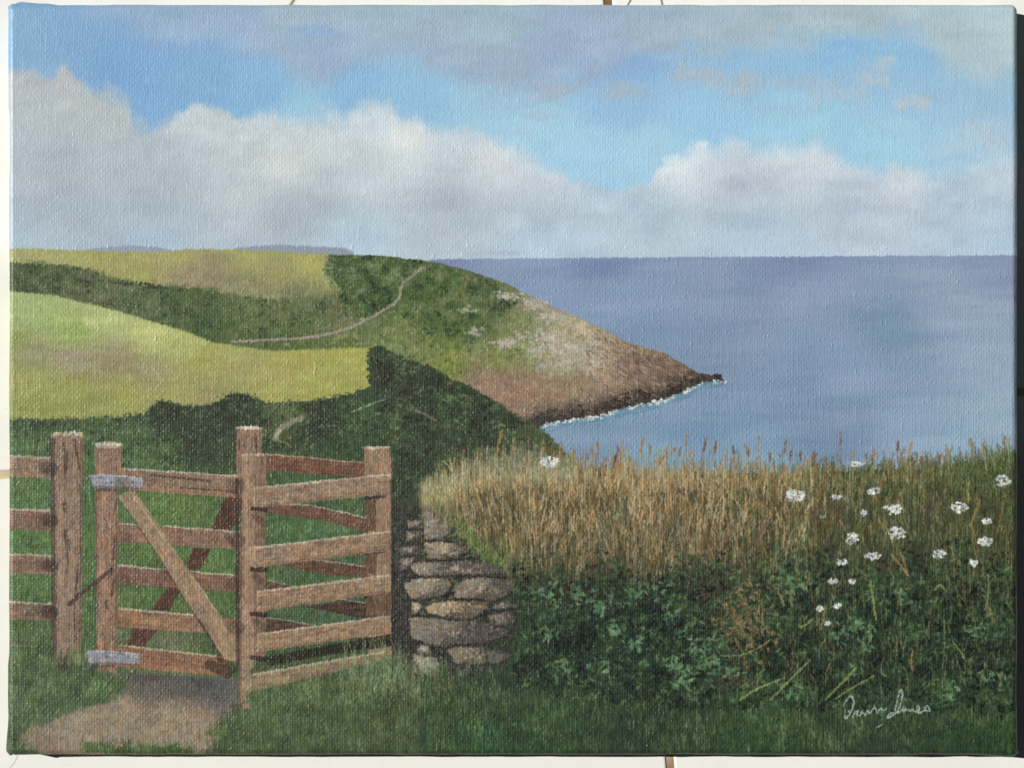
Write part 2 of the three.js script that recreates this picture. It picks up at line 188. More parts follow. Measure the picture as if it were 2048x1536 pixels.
area(30, 1330, 500, 1515, (x, y) => {
  const n = fbm(x / 14, y / 9, 4) * 44, a = sstep(-20, 20, x - earthWest(y) + n * 1.3) * sstep(-20, 20, earthEast(y) - x + n * 1.3) * sstep(-6, 6, y - 1345 - (x - 236) * 0.05);
  if (a > 0) { earth(x, y, C3); tone(fbm(x / 16, y / 8, 4) * 14); lay(x, y, a); }
});
puff(270, 1500, 120, 15, 58, 92, 46, 0.95, 0.4, 0.7, 16); puff(190, 1496, 30, 12, 60, 96, 48, 0.9, 0.4, 0.6, 14);
puff(436, 1462, 26, 20, 96, 112, 60, 0.6, 0.8, 0.7, 12);

// ---------------------------------------------------------------- brush strokes
const art = document.createElement('canvas'); art.width = TW; art.height = TH;
const c = art.getContext('2d');
{
  const im = c.createImageData(TW, TH);
  for (let i = 0, o = 0; i < TW * TH; i++, o += 3) { im.data[i * 4] = buf[o]; im.data[i * 4 + 1] = buf[o + 1]; im.data[i * 4 + 2] = buf[o + 2]; im.data[i * 4 + 3] = 255; }
  c.putImageData(im, 0, 0);
}
c.translate(-PX0, -PY0); c.lineCap = 'round'; c.lineJoin = 'round';
const css = (k, j = 0, a = 1) => { const d = j ? gauss() * j : 0, e = j ? gauss() * j * 0.35 : 0; return `rgba(${clamp(k[0] + d + e, 0, 255) | 0},${clamp(k[1] + d, 0, 255) | 0},${clamp(k[2] + d - e, 0, 255) | 0},${a})`; };
const pick = (a) => a[Math.floor(rnd() * a.length)];
const mixc = (a, b, t) => [a[0] + (b[0] - a[0]) * t, a[1] + (b[1] - a[1]) * t, a[2] + (b[2] - a[2]) * t];
const inside = (P, x, y) => { let r = false; for (let i = 0, j = P.length - 1; i < P.length; j = i++) if ((P[i][1] > y) !== (P[j][1] > y) && x < (P[j][0] - P[i][0]) * (y - P[i][1]) / (P[j][1] - P[i][1]) + P[i][0]) r = !r; return r; };
function scatter(P, n, f) {
  let x0 = 1e9, y0 = 1e9, x1 = -1e9, y1 = -1e9; for (const [x, y] of P) { x0 = Math.min(x0, x); x1 = Math.max(x1, x); y0 = Math.min(y0, y); y1 = Math.max(y1, y); }
  for (let i = 0; i < n; i++) { const x = rr(x0, x1), y = rr(y0, y1); if (inside(P, x, y)) f(x, y); }
}
function stroke(pts, w, col) { c.strokeStyle = col; c.lineWidth = w; c.beginPath(); c.moveTo(...pts[0]); if (pts.length === 3) c.quadraticCurveTo(...pts[1], ...pts[2]); else for (let i = 1; i < pts.length; i++) c.lineTo(...pts[i]); c.stroke(); }
function dab(x, y, rx, ry, rot, col) { c.fillStyle = col; c.beginPath(); c.ellipse(x, y, rx, ry, rot, 0, 7); c.fill(); }
function blob(x, y, r, col) { c.fillStyle = col; c.beginPath(); const n = 7; for (let i = 0; i < n; i++) { const a = i / n * 6.283 + rnd(), q = r * rr(0.55, 1.15); c.lineTo(x + Math.cos(a) * q, y + Math.sin(a) * q * 0.85); } c.closePath(); c.fill(); }

// hill scrub in small dabs
rnd = mulberry(21);
const G = { deep: [34, 48, 38], dark: [44, 66, 44], mid: [60, 88, 52], fresh: [82, 116, 66], pale: [120, 136, 92] };
const lum = (k) => k[0] * 0.3 + k[1] * 0.6 + k[2] * 0.1;
// neighbouring dabs take neighbouring tones, so that the foliage gathers in clumps
const clump = (cols, x, y, sx = 22, sy = 17, spread = 0.2) => cols[Math.floor(clamp(0.5 + 1.9 * fbm(x / sx + 5, y / sy + 3, 3) + gauss() * spread, 0, 0.999) * cols.length)];
const bushes = (P, n, cols, s0, s1, al, j = 8) => { const sorted = cols.slice().sort((a, b) => lum(a) - lum(b)); scatter(P, n, (x, y) => blob(x, y, rr(s0, s1), css(clump(sorted, x, y), j, rr(al * 0.7, Math.min(1, al * 1.35))))); };
bushes([[15, 530], [137, 536], [273, 570], [321, 572], [420, 580], [520, 600], [620, 600], [720, 585], [720, 650], [600, 672], [460, 684], [376, 660], [239, 620], [103, 586], [15, 580]], 4200, [[48, 66, 42], [58, 78, 48], [76, 98, 56], [96, 112, 70], [116, 124, 84], [70, 90, 58]], 1.5, 4.5, 0.5);
bushes([[15, 532], [137, 538], [273, 572], [321, 576], [440, 640], [430, 680], [376, 660], [239, 618], [103, 584], [15, 578]], 1700, [[42, 58, 40], [54, 74, 46], [66, 88, 52], [92, 104, 68], [112, 112, 84]], 1.5, 4.5, 0.5);
for (let i = 0; i < 60; i++) { const t = rnd(), x = 232 + t * 92, y = 562 + t * 11 + rr(-3, 6); blob(x, y, rr(2, 4.5), css([54, 66, 46], 6, 0.75)); }
for (let i = 0; i < 160; i++) { const x = rr(15, 200); blob(x, line([[15, 527], [137, 532], [205, 546]])(x) + rr(-2, 5), rr(1.5, 4), css([62, 80, 48], 8, 0.6)); }
bushes([[650, 512], [750, 512], [850, 522], [815, 556], [795, 600], [740, 632], [690, 640], [690, 600], [660, 570], [645, 545]], 1900, [[38, 56, 38], [50, 74, 44], [62, 88, 50], [80, 106, 60], [104, 126, 78], [124, 138, 98]], 1.5, 5, 0.6);
bushes([[830, 540], [880, 530], [1000, 566], [1040, 600], [980, 660], [940, 690], [880, 680], [800, 640], [800, 590]], 2400, [[48, 70, 42], [58, 84, 46], [74, 102, 54], [94, 118, 66], [112, 126, 80], [126, 124, 94]], 1.5, 5, 0.55);
bushes([[560, 690], [640, 670], [760, 630], [800, 620], [880, 690], [1000, 690], [1080, 700], [1090, 740], [960, 750], [890, 748], [800, 705], [700, 692]], 1900, [[82, 102, 54], [100, 118, 64], [118, 134, 70], [136, 150, 80], [150, 150, 110]], 1.5, 5, 0.5);
for (const [x, y, rx, ry, k] of [[1012, 592, 20, 10, 8], [1068, 606, 22, 9, 10], [1108, 632, 26, 8, 9], [1008, 688, 22, 10, 12], [1040, 672, 18, 8, 8], [1100, 672, 34, 14, 18], [1130, 690, 30, 12, 14], [950, 664, 14, 9, 5], [1080, 735, 10, 10, 6], [1100, 700, 40, 16, 16], [930, 620, 16, 6, 5]])
  for (let i = 0; i < k * 3; i++) blob(x + gauss() * rx, y + gauss() * ry, rr(2, 6), css([178, 170, 156], 12, 0.6));
scatter([[1040, 640], [1140, 640], [1220, 680], [1200, 740], [1120, 756], [1060, 730], [1030, 680]], 700, (x, y) => blob(x, y, rr(1.5, 4), css(pick([[150, 152, 100], [178, 170, 140], [136, 144, 88], [186, 174, 142], [192, 184, 160]]), 8, 0.55)));
for (const [x, y, rx, ry] of [[1015, 594, 22, 9], [1070, 610, 28, 9], [1110, 634, 34, 9], [1160, 660, 34, 10], [1010, 686, 24, 9], [1100, 676, 44, 14], [1150, 700, 44, 16], [1190, 690, 36, 14], [1120, 728, 40, 12], [1185, 735, 34, 16], [1085, 700, 30, 12]])
  for (let i = 0; i < rx * 1.3; i++) dab(x + gauss() * rx, y + gauss() * ry, rr(2.5, 8), rr(1.2, 3), 0.35 + gauss() * 0.2, css(pick([[188, 180, 160], [198, 188, 166], [176, 164, 140], [184, 172, 150]]), 9, rr(0.3, 0.65)));
scatter([[1080, 605], [1150, 632], [1240, 680], [1215, 740], [1160, 740], [1120, 680]], 420, (x, y) => stroke([[x, y], [x + rr(2, 9), y + rr(1, 5)]], rr(1, 3.4), css(pick([[186, 172, 140], [196, 182, 152], [170, 156, 120]]), 8, 0.55)));
scatter([[1180, 650], [1250, 684], [1330, 712], [1400, 752], [1300, 792], [1220, 800], [1180, 760], [1170, 690]], 1100, (x, y) => stroke([[x, y], [x + rr(2, 9), y + rr(1, 5)]], rr(1, 3), css(pick([[150, 118, 94], [172, 144, 112], [122, 94, 76], [104, 80, 66], [182, 152, 122]]), 8, 0.6)));
scatter([[945, 760], [1000, 748], [1090, 748], [1180, 780], [1190, 800], [1090, 826], [1040, 832], [1000, 800]], 900, (x, y) => stroke([[x, y], [x + rr(2, 7), y + rr(-1, 4)]], rr(1, 3.2), css(pick([[166, 122, 100], [150, 100, 84], [178, 144, 110], [140, 112, 84], [164, 142, 100]]), 8, 0.6)));
scatter([[1240, 700], [1300, 706], [1330, 716], [1290, 740], [1260, 760], [1240, 740]], 120, (x, y) => stroke([[x, y], [x + rr(3, 10), y + rr(2, 6)]], rr(1, 2.5), css([98, 76, 64], 8, 0.6)));
for (let i = 0; i < 700; i++) {                         // dark wet rock along the waterline
  const x = rr(1075, 1442), y = headBottom(x) - Math.pow(rnd(), 1.6) * (18 + 12 * vn(x / 24, 9)) * (x > 1380 ? 0.6 : 1) - 1;
  blob(x, Math.max(y, headTop(x) + 2), rr(1.5, 4.5), css(pick([[56, 50, 48], [70, 60, 54], [46, 44, 44], [92, 76, 64]]), 6, 0.75));
}
blob(1438, 752, 6, css([52, 46, 46], 0, 0.95)); blob(1436, 757, 7, css([56, 50, 48], 0, 0.9));
for (let i = 0; i < 260; i++) { const x = rr(1088, 1450), t = headBottom(x); dab(x, t + Math.pow(rnd(), 2) * 16 * (x > 1380 ? 0.6 : 1) + 2, rr(6, 16), rr(1, 2.2), -0.25, css(pick([[92, 138, 148], [112, 150, 170], [76, 122, 132]]), 6, 0.26)); }
for (let i = 0; i < 330; i++) { const x = rr(1086, 1454), t = headBottom(x); if (vn(x / 17, 4) > 0.3) blob(x, t + rr(-2, 6.5), rr(0.8, 2.9) * (0.6 + vn(x / 11, 8)), css([222, 230, 228], 10, rr(0.55, 0.98))); }
// paths over the headland
const way = (pts, w, col, n = 3) => { for (let i = 0; i < n; i++) { c.strokeStyle = css(col, 8, 0.5); c.lineWidth = w * rr(0.35, 0.85); c.beginPath(); pts.forEach(([x, y], k) => { const a = x + rr(-1.5, 1.5), b = y + rr(-1.2, 1.2); k ? c.lineTo(a, b) : c.moveTo(a, b); }); c.stroke(); } for (let i = 1; i < pts.length; i++) { const L = Math.hypot(pts[i][0] - pts[i - 1][0], pts[i][1] - pts[i - 1][1]); for (let k = 0; k < L / 3; k++) { const t = rnd(); blob(pts[i - 1][0] + (pts[i][0] - pts[i - 1][0]) * t + gauss() * w * 0.35, pts[i - 1][1] + (pts[i][1] - pts[i - 1][1]) * t + gauss() * w * 0.35, rr(1, 2.4), css(rnd() < 0.6 ? col : [96, 108, 66], 12, rr(0.3, 0.7))); } } };
way([[846, 534], [836, 543], [819, 556], [806, 566], [800, 578], [799, 596]], 7, [158, 148, 128], 4);
way([[799, 590], [794, 602], [785, 610], [744, 634], [703, 655], [660, 667], [634, 672], [600, 676], [530, 680], [465, 683]], 7, [156, 144, 132], 5);
way([[785, 614], [744, 638], [703, 659], [640, 676]], 3, [112, 104, 96], 1);
// dark scrub mass
rnd = mulberry(33);
const scrubPoly = [[15, 842], [239, 836], [290, 832], [318, 806], [359, 818], [410, 816], [461, 790], [500, 796], [533, 810], [615, 806], [702, 792], [742, 780], [744, 702], [764, 699], [812, 718], [860, 735], [894, 756], [942, 776], [1010, 817], [1078, 856], [1133, 910], [1000, 920], [860, 950], [835, 1000], [785, 1000], [780, 900], [480, 900], [420, 940], [250, 940], [15, 900]];
bushes(scrubPoly, 8000, [[26, 36, 32], [34, 48, 38], [44, 66, 46], [58, 88, 54], [76, 110, 66], [100, 130, 84]], 1.6, 4.8, 0.6, 7);
bushes([[742, 702], [800, 715], [860, 740], [940, 780], [1060, 850], [1000, 900], [900, 900], [820, 860], [760, 800]], 1700, [[28, 36, 33], [36, 50, 40], [46, 68, 48], [62, 92, 60], [86, 118, 82]], 1.5, 4.5, 0.6, 7);
for (const [x, y, rx, ry, n, col] of [[335, 820, 34, 16, 120, G.deep], [470, 802, 40, 16, 120, G.deep], [470, 840, 60, 20, 150, G.deep], [400, 868, 50, 16, 110, G.deep], [380, 915, 60, 18, 120, G.deep], [660, 840, 60, 30, 200, G.deep], [820, 805, 40, 30, 120, [40, 44, 42]], [790, 730, 30, 24, 90, G.deep], [90, 848, 70, 8, 80, G.deep], [560, 900, 60, 14, 90, G.deep], [830, 930, 30, 40, 110, G.deep], [860, 870, 50, 30, 110, [44, 50, 46]], [960, 850, 50, 24, 100, G.deep], [120, 880, 60, 8, 40, G.deep],
  [260, 862, 70, 16, 150, [72, 112, 62]], [100, 885, 70, 14, 130, [72, 116, 62]], [720, 850, 40, 40, 140, [66, 104, 62]], [900, 830, 50, 40, 130, [60, 94, 60]], [690, 905, 60, 14, 80, [58, 90, 54]], [320, 900, 50, 20, 120, [70, 112, 58]], [560, 815, 30, 12, 70, [92, 118, 66]], [840, 960, 20, 30, 60, [52, 78, 52]]])
  for (let i = 0; i < n; i++) blob(x + gauss() * rx, y + gauss() * ry, rr(1.5, 4.2), css(col, 9, rr(0.25, 0.6)));
for (let i = 0; i < 420; i++) { const x = rr(20, 1130); if (x > 742 || x < 742) { const y = scrubTop(x) + rr(-4, 5); if (x < 735 || x > 748) blob(x, y, rr(1.2, 3.4), css(pick([[44, 64, 44], [58, 84, 50]]), 8, 0.6)); } }
for (let i = 0; i < 110; i++) { const t = rnd(); blob(742 + gauss() * 7 + t * 4, 700 + t * 80 + gauss() * 4, rr(2, 7), css(pick([[38, 54, 40], [50, 72, 46], [64, 90, 56]]), 7, rr(0.5, 0.9))); }
for (let i = 0; i < 60; i++) blob(754 + gauss() * 12, 698 + gauss() * 5, rr(2, 6), css(pick([[40, 56, 42], [56, 80, 50]]), 7, rr(0.5, 0.9)));
way([[550, 876], [556, 862], [570, 849], [603, 837]], 15, [146, 140, 116], 4); way([[550, 876], [558, 861], [572, 848]], 10, [156, 148, 124], 3); way([[552, 880], [570, 886], [585, 896]], 4, [112, 122, 84], 2);
way([[702, 824], [740, 810], [770, 799]], 3, [140, 156, 128], 2); way([[830, 822], [850, 828], [872, 842]], 4, [118, 122, 100], 2); way([[785, 836], [800, 838]], 2, [110, 130, 100], 2);

// meadow behind the gate
rnd = mulberry(44);
const tuft = (P, n, cols, l0, l1, w, al = 0.5, lean = 0.25) => { const sorted = [mixc(cols[0], [24, 32, 26], 0.6)].concat(cols, [mixc(cols[0], [176, 190, 140], 0.4)]).sort((a, b) => lum(a) - lum(b)); scatter(P, n, (x, y) => { const l = rr(l0, l1), d = gauss() * lean * l; stroke([[x, y], [x + d * 0.4, y - l * 0.6], [x + d, y - l]], rr(w * 0.6, w), css(clump(sorted, x, y, 30, 16, 0.24), 9, rr(al * 0.5, Math.min(1, al * 1.5)))); }); };
tuft([[15, 890], [790, 920], [790, 1330], [236, 1345], [15, 1330]], 9000, [[72, 118, 58], [58, 96, 50], [86, 128, 62], [48, 78, 46], [66, 106, 60]], 3, 9, 2.2, 0.45);
for (const [x, y, rx, ry, n] of [[420, 905, 60, 22, 160], [90, 905, 50, 6, 60], [80, 940, 30, 8, 40], [430, 1010, 50, 20, 60], [70, 1090, 40, 12, 70], [330, 1130, 60, 14, 60], [440, 1215, 40, 16, 60], [640, 930, 60, 10, 60], [640, 1010, 50, 8, 60], [620, 1140, 60, 10, 60], [570, 1200, 50, 10, 60], [80, 1200, 40, 12, 60], [420, 1295, 22, 12, 60]])
  for (let i = 0; i < n; i++) blob(x + gauss() * rx, y + gauss() * ry, rr(1.5, 4), css([46, 70, 46], 8, 0.45));

// wooden gate and fence
function plank(P, col, ax, n = 0, opt = {}) {
  c.save(); c.beginPath(); P.forEach((p, i) => i ? c.lineTo(...p) : c.moveTo(...p)); c.closePath(); c.fillStyle = css(col); c.fill(); c.clip();
  let x0 = 1e9, y0 = 1e9, x1 = -1e9, y1 = -1e9; for (const [x, y] of P) { x0 = Math.min(x0, x); x1 = Math.max(x1, x); y0 = Math.min(y0, y); y1 = Math.max(y1, y); }
  for (let i = 0; i < (x1 - x0) * (y1 - y0) / 160; i++) blob(rr(x0, x1), rr(y0, y1), rr(3, 8), css(pick([mixc(col, [96, 80, 70], 0.6), mixc(col, [176, 150, 122], 0.5), mixc(col, [120, 96, 80], 0.6)]), 8, rr(0.15, 0.4)));
  const A = (x1 - x0) * (y1 - y0), L = Math.hypot(...ax), ux = ax[0] / L, uy = ax[1] / L;
  const cols = opt.cols ?? [mixc(col, [205, 165, 120], 0.35), mixc(col, [60, 42, 34], 0.4), mixc(col, [170, 130, 100], 0.4), mixc(col, [120, 76, 50], 0.5), mixc(col, [170, 150, 130], 0.4)];
  for (let i = 0; i < (n || A / 22); i++) { const x = rr(x0, x1), y = rr(y0, y1), l = rr(5, 26), w = gauss() * 1.2; stroke([[x - ux * l / 2, y - uy * l / 2], [x + ux * l / 2 - uy * w, y + uy * l / 2 + ux * w]], rr(0.8, 3), css(pick(cols), 7, rr(0.15, 0.5))); }
  if (opt.dark) for (const s of opt.dark) stroke(s, rr(2.5, 4.5), css([56, 42, 36], 5, 0.6));
  c.restore();
}
const quad = (xa, ya, xb, yb, yc, yd) => [[xa, ya], [xb, yb], [xb, yc], [xa, yd]];
const topLine = (xa, ya, xb, yb, w = 3.2, col = [186, 178, 158]) => { const n = Math.ceil(Math.abs(xb - xa) / 9); for (let i = 0; i < n; i++) { const t = i / n, u = (i + 1.2) / n; stroke([[xa + (xb - xa) * t, ya + (yb - ya) * t + rr(-1, 1)], [xa + (xb - xa) * Math.min(u, 1), ya + (yb - ya) * Math.min(u, 1) + rr(-1, 1)]], rr(w * 0.6, w * 1.1), css(col, 12, rr(0.5, 0.9))); } };
const W = { post: [140, 116, 95], tan: [160, 126, 96], rail: [138, 110, 88], back: [112, 74, 54], shade: [84, 58, 46], deep: [58, 44, 38] };
rnd = mulberry(55);
// the field fence on the left
for (const [a, b, d, col] of [[912, 957, 916, [146, 118, 94]], [1018, 1062, 1022, [128, 98, 80]], [1108, 1150, 1112, [130, 102, 84]], [1204, 1242, 1208, [118, 94, 78]]]) { plank(quad(12, a, 110, a + 4, b, b - 4), col, [1, 0.04]); topLine(12, a, 104, d, 5, [176, 170, 150]); stroke([[88, b - 16], [108, b - 22]], 10, css(W.shade, 0, 0.35)); }
topLine(14, 1291, 96, 1293, 4, [150, 142, 120]);
// the dark brace seen through the gate
for (const P of [[[452, 994], [484, 990], [484, 1026], [458, 1062], [421, 1060]], [[386, 1096], [422, 1098], [400, 1140], [372, 1140]], [[338, 1172], [364, 1172], [338, 1222], [302, 1220]], [[268, 1256], [314, 1260], [290, 1292], [252, 1290]]]) plank(P, [92, 58, 44], [-0.7, 1], 0, { cols: [[70, 46, 38], [112, 70, 50], [58, 42, 36]] });
// rails behind
plank([[533, 908], [732, 926], [732, 956], [533, 941]], W.back, [1, 0.09]); topLine(533, 908, 730, 926, 3.4, [170, 152, 132]);
plank([[506, 1012], [560, 1008], [620, 1012], [736, 1036], [738, 1066], [640, 1040], [506, 1022]], [108, 74, 58], [1, 0.15]); topLine(556, 1007, 622, 1011, 3); topLine(622, 1011, 732, 1035, 3);
plank([[545, 1128], [602, 1116], [660, 1119], [732, 1134], [732, 1156], [660, 1150]], [92, 66, 52], [1, 0.1]); topLine(602, 1116, 732, 1133, 3, [168, 160, 150]);
plank([[536, 1162], [596, 1176], [596, 1184], [536, 1180]], W.shade, [1, 0.2]); topLine(536, 1161, 598, 1176, 2.6, [150, 144, 136]);
plank([[612, 1214], [690, 1199], [732, 1206], [732, 1238], [680, 1228]], [62, 46, 40], [1, 0.1]); topLine(680, 1199, 730, 1206, 2.4, [160, 156, 150]);
plank([[534, 1236], [628, 1252], [600, 1258], [534, 1266]], [78, 58, 48], [1, 0.15]); topLine(534, 1234, 630, 1251, 2.6, [158, 146, 130]);
// gate rails
plank(quad(236, 937, 482, 953, 996, 978), W.rail, [1, 0.06], 0, { dark: [[[300, 950], [420, 962]], [[360, 975], [470, 984]]] }); topLine(240, 937, 476, 952, 4);
stroke([[280, 976], [478, 991]], 12, css([176, 122, 84], 0, 0.35));
plank(quad(232, 1047, 484, 1065, 1099, 1084), [138, 104, 82], [1, 0.07]); topLine(236, 1047, 290, 1050, 3.4); topLine(322, 1052, 482, 1064, 4);
plank(quad(232, 1131, 484, 1153, 1184, 1168), [128, 92, 72], [1, 0.08]); topLine(236, 1131, 482, 1152, 4);
plank(quad(232, 1217, 482, 1239, 1271, 1254), [146, 108, 78], [1, 0.08]); topLine(236, 1217, 400, 1231, 4); stroke([[240, 1236], [330, 1246]], 14, css([186, 138, 78], 0, 0.3));
plank(quad(230, 1291, 456, 1316, 1353, 1332), [140, 98, 72], [1, 0.1]); topLine(240, 1291, 446, 1314, 4.2, [196, 178, 142]); stroke([[290, 1332], [420, 1345]], 10, css([186, 132, 84], 0, 0.3));
stroke([[420, 1330], [456, 1346]], 22, css([52, 40, 36], 0, 0.55)); stroke([[440, 1316], [470, 1340]], 14, css([48, 38, 36], 0, 0.5));
for (const [x, y, l] of [[290, 1064, 20], [340, 1150, 26], [404, 1240, 20], [462, 1082, 20]]) stroke([[x - l / 2, y - l / 2], [x + l / 2, y + l / 2]], 10, css([66, 48, 40], 0, 0.35));
// front brace
plank([[236, 992], [250, 984], [270, 982], [297, 1021], [336, 1080], [383, 1150], [434, 1224], [480, 1281], [480, 1326], [446, 1318], [422, 1279], [375, 1205], [328, 1127], [281, 1056], [250, 1014]], [156, 128, 98], [0.58, 0.9], 0, { cols: [[176, 146, 112], [132, 104, 80], [164, 122, 88], [150, 132, 108]] });
for (const [a, b] of [[[262, 985], [330, 1082]], [[383, 1150], [434, 1224]]]) stroke([a, b], 2.4, css([206, 180, 140], 8, 0.6));
stroke([[250, 1014], [328, 1129], [420, 1279]], 2.4, css([74, 54, 44], 0, 0.5)); stroke([[398, 1240], [424, 1282], [446, 1318]], 4, css([60, 44, 38], 0, 0.6));
// hanging stile and its hinges
plank([[190, 892], [198, 886], [234, 886], [243, 893], [243, 945], [236, 980], [235, 1345], [194, 1345], [191, 1000]], [148, 114, 90], [0.02, 1], 0, { dark: [[[234, 1000], [228, 1030]], [[212, 1200], [214, 1216]], [[230, 1080], [226, 1120]], [[228, 1160], [224, 1190]], [[206, 1250], [210, 1320]]] });
dab(216, 890, 26, 7, 0, css([196, 184, 164], 0, 0.75)); topLine(192, 889, 242, 889, 6, [204, 192, 172]);
stroke([[193, 960], [194, 1330]], 4, css([96, 72, 60], 0, 0.4)); stroke([[233, 984], [232, 1340]], 4, css([88, 62, 50], 0, 0.45)); stroke([[204, 910], [206, 1330]], 5, css([182, 142, 112], 0, 0.3));
for (const [x, y] of [[178, 948], [170, 1300]]) {
  plank([[x + 2, y + 2], [x + 20, y], [x + 108, y + 7], [x + 108, y + 28], [x + 20, y + 26], [x + 8, y + 26]], [150, 154, 164], [1, 0.05], 0, { cols: [[176, 180, 188], [120, 126, 140], [142, 148, 158], [92, 98, 112]] });
  stroke([[x + 20, y + 25], [x + 108, y + 29]], 3, css([84, 84, 92], 0, 0.6)); topLine(x + 20, y + 1, x + 108, y + 8, 2, [190, 194, 198]);
  for (const d of [18, 34, 72]) blob(x + 30 + d * 0.8, y + 14 + rr(-3, 3), rr(2, 4), css([76, 80, 92], 0, 0.7));
  for (let i = 0; i < 14; i++) blob(x - 8 + rr(0, 20), y + rr(2, 38), rr(1.5, 4.5), css(pick([[72, 78, 90], [150, 158, 168], [104, 110, 122]]), 8, 0.75));
  stroke([[x + 16, y + 32], [x + 56, y + 32]], 5, css([44, 42, 46], 0, 0.5));
}
// big post
plank([[102, 870], [110, 866], [160, 866], [167, 871], [165, 960], [163, 1330], [106, 1330], [108, 1100], [103, 960]], W.post, [0.01, 1], 700, { dark: [[[150, 880], [154, 915], [160, 940]], [[128, 885], [130, 960]], [[134, 905], [132, 945]], [[124, 1010], [130, 1024]], [[136, 1080], [140, 1100]], [[156, 1130], [152, 1180]], [[148, 1190], [150, 1260]], [[130, 1060], [136, 1130]]] });
stroke([[105, 880], [106, 1000], [108, 1320]], 10, css([66, 52, 48], 0, 0.6)); stroke([[163, 880], [160, 1320]], 5, css([84, 62, 54], 0, 0.45)); stroke([[120, 960], [124, 1300]], 10, css([186, 146, 112], 0, 0.25)); stroke([[142, 1060], [146, 1300]], 10, css([184, 146, 112], 0, 0.25));
for (let i = 0; i < 30; i++) blob(rr(106, 164), rr(864, 872), rr(2, 4), css([198, 186, 164], 10, 0.8));
blob(130, 1008, 5, css([70, 50, 42], 0, 0.8));
stroke([[139, 1209], [158, 1190], [180, 1174], [223, 1139]], 8, css([70, 50, 46], 0, 0.85)); stroke([[141, 1207], [182, 1172], [221, 1140]], 2.5, css([104, 78, 70], 0, 0.6));
// tall middle post and latch stile
plank([[472, 857], [480, 853], [514, 853], [523, 858], [523, 915], [474, 960], [472, 900]], [142, 112, 92], [0, 1], 0, { dark: [[[511, 868], [513, 900]], [[478, 880], [478, 900]]] }); topLine(473, 856, 522, 856, 6, [200, 190, 172]);
stroke([[474, 960], [476, 1330]], 8, css([70, 54, 46], 0, 0.75));
plank([[484, 912], [533, 909], [533, 976], [530, 1010], [532, 1310], [500, 1330], [500, 1418], [478, 1420], [480, 1100], [484, 1000]], [136, 106, 84], [0, 1], 900); topLine(484, 911, 533, 909, 6, [190, 168, 140]);
stroke([[516, 1012], [518, 1300]], 30, css([112, 86, 70], 0, 0.35));
plank([[484, 912], [508, 911], [508, 1330], [500, 1345], [498, 1416], [480, 1420], [480, 1100], [484, 980]], [160, 128, 100], [0, 1], 420);
stroke([[483, 960], [480, 1410]], 5, css([96, 72, 60], 0, 0.5)); stroke([[494, 940], [490, 1400]], 5, css([188, 150, 116], 0, 0.3));
for (const [y, h] of [[1018, 8], [1138, 10], [1228, 10], [1316, 10]]) { stroke([[504, y], [532, y + 2]], h, css([44, 36, 34], 0, 0.75)); stroke([[510, y + 14], [530, y + 30]], 14, css([70, 54, 46], 0, 0.35)); }
for (const y of [936, 1040, 1130, 1222]) { stroke([[84, y], [104, y + 2]], 26, css([70, 54, 46], 0, 0.28)); stroke([[95, y], [105, y + 2]], 24, css([52, 42, 38], 0, 0.4)); }
for (const y of [974, 1082, 1168, 1254]) { stroke([[466, y], [478, y + 1]], 26, css([64, 48, 42], 0, 0.35)); stroke([[240, y - 8], [250, y - 7]], 24, css([84, 62, 52], 0, 0.3)); }
for (let i = 0; i < 60; i++) { const [x, y] = pick([[120, 950], [140, 1040], [130, 1160], [146, 1240], [212, 1060], [206, 1180], [214, 1290], [494, 1020], [492, 1180], [490, 1340], [506, 900], [756, 940], [760, 1080], [758, 1220]]); stroke([[x + gauss() * 12, y + gauss() * 30], [x + gauss() * 12, y + 10 + gauss() * 30]].map((p, k, a) => k ? [a[0][0] + gauss() * 1.5, a[0][1] + rr(6, 22)] : p), rr(1, 2.4), css(pick([[58, 44, 38], [76, 58, 50], [190, 154, 120]]), 6, rr(0.3, 0.65))); }
// far right post
plank([[729, 898], [735, 894], [775, 892], [780, 896], [784, 960], [783, 1310], [738, 1310], [736, 1000], [729, 960]], [150, 120, 94], [0, 1], 600); topLine(730, 896, 779, 895, 6, [196, 182, 156]);
for (const [ya, yb] of [[990, 1064], [1104, 1150], [1190, 1236]]) plank([[732, ya + 2], [756, ya], [752, ya + 18], [752, yb], [732, yb - 4]], [104, 78, 60], [0, 1], 60);
for (const [y] of [[996], [1106], [1194]]) stroke([[732, y], [766, y - 4]], 8, css([52, 42, 36], 0, 0.7));
plank([[736, 1186], [783, 1180], [783, 1236], [736, 1240]], [104, 80, 60], [0, 1], 50);
// near rails of the right-hand panel
const near = (xa, ya, xb, yb, yc, yd, col) => { plank([[xa, ya], [xb, yb], [xb + 2, yc], [xa, yd]], col, [xb - xa, yb - ya], 0, { cols: [[182, 152, 120], [132, 104, 82], [170, 132, 98], [150, 124, 100], [108, 82, 66], [184, 154, 114], [100, 84, 72]] }); topLine(xa, ya, xb, yb, 4.4, [188, 174, 150]); stroke([[xa + 4, yd - 3], [xb, yc - 3]], 3, css([112, 78, 56], 0, 0.4)); stroke([[xa + 1, ya + 4], [xa + 1, yd - 2]], 3, css([192, 164, 130], 0, 0.6)); };
near(508, 976, 781, 949, 988, 1015, [154, 126, 102]);
near(508, 1096, 783, 1063, 1101, 1135, [156, 124, 97]);
near(514, 1184, 780, 1151, 1184, 1224, [154, 123, 96]);
stroke([[540, 1322], [640, 1304], [781, 1278]], 20, css([40, 38, 30], 0, 0.8)); stroke([[700, 1300], [782, 1284]], 16, css([34, 30, 26], 0, 0.7));
near(514, 1269, 781, 1232, 1266, 1304, [160, 127, 96]);
near(500, 1350, 770, 1304, 1320, 1384, [146, 118, 92]);
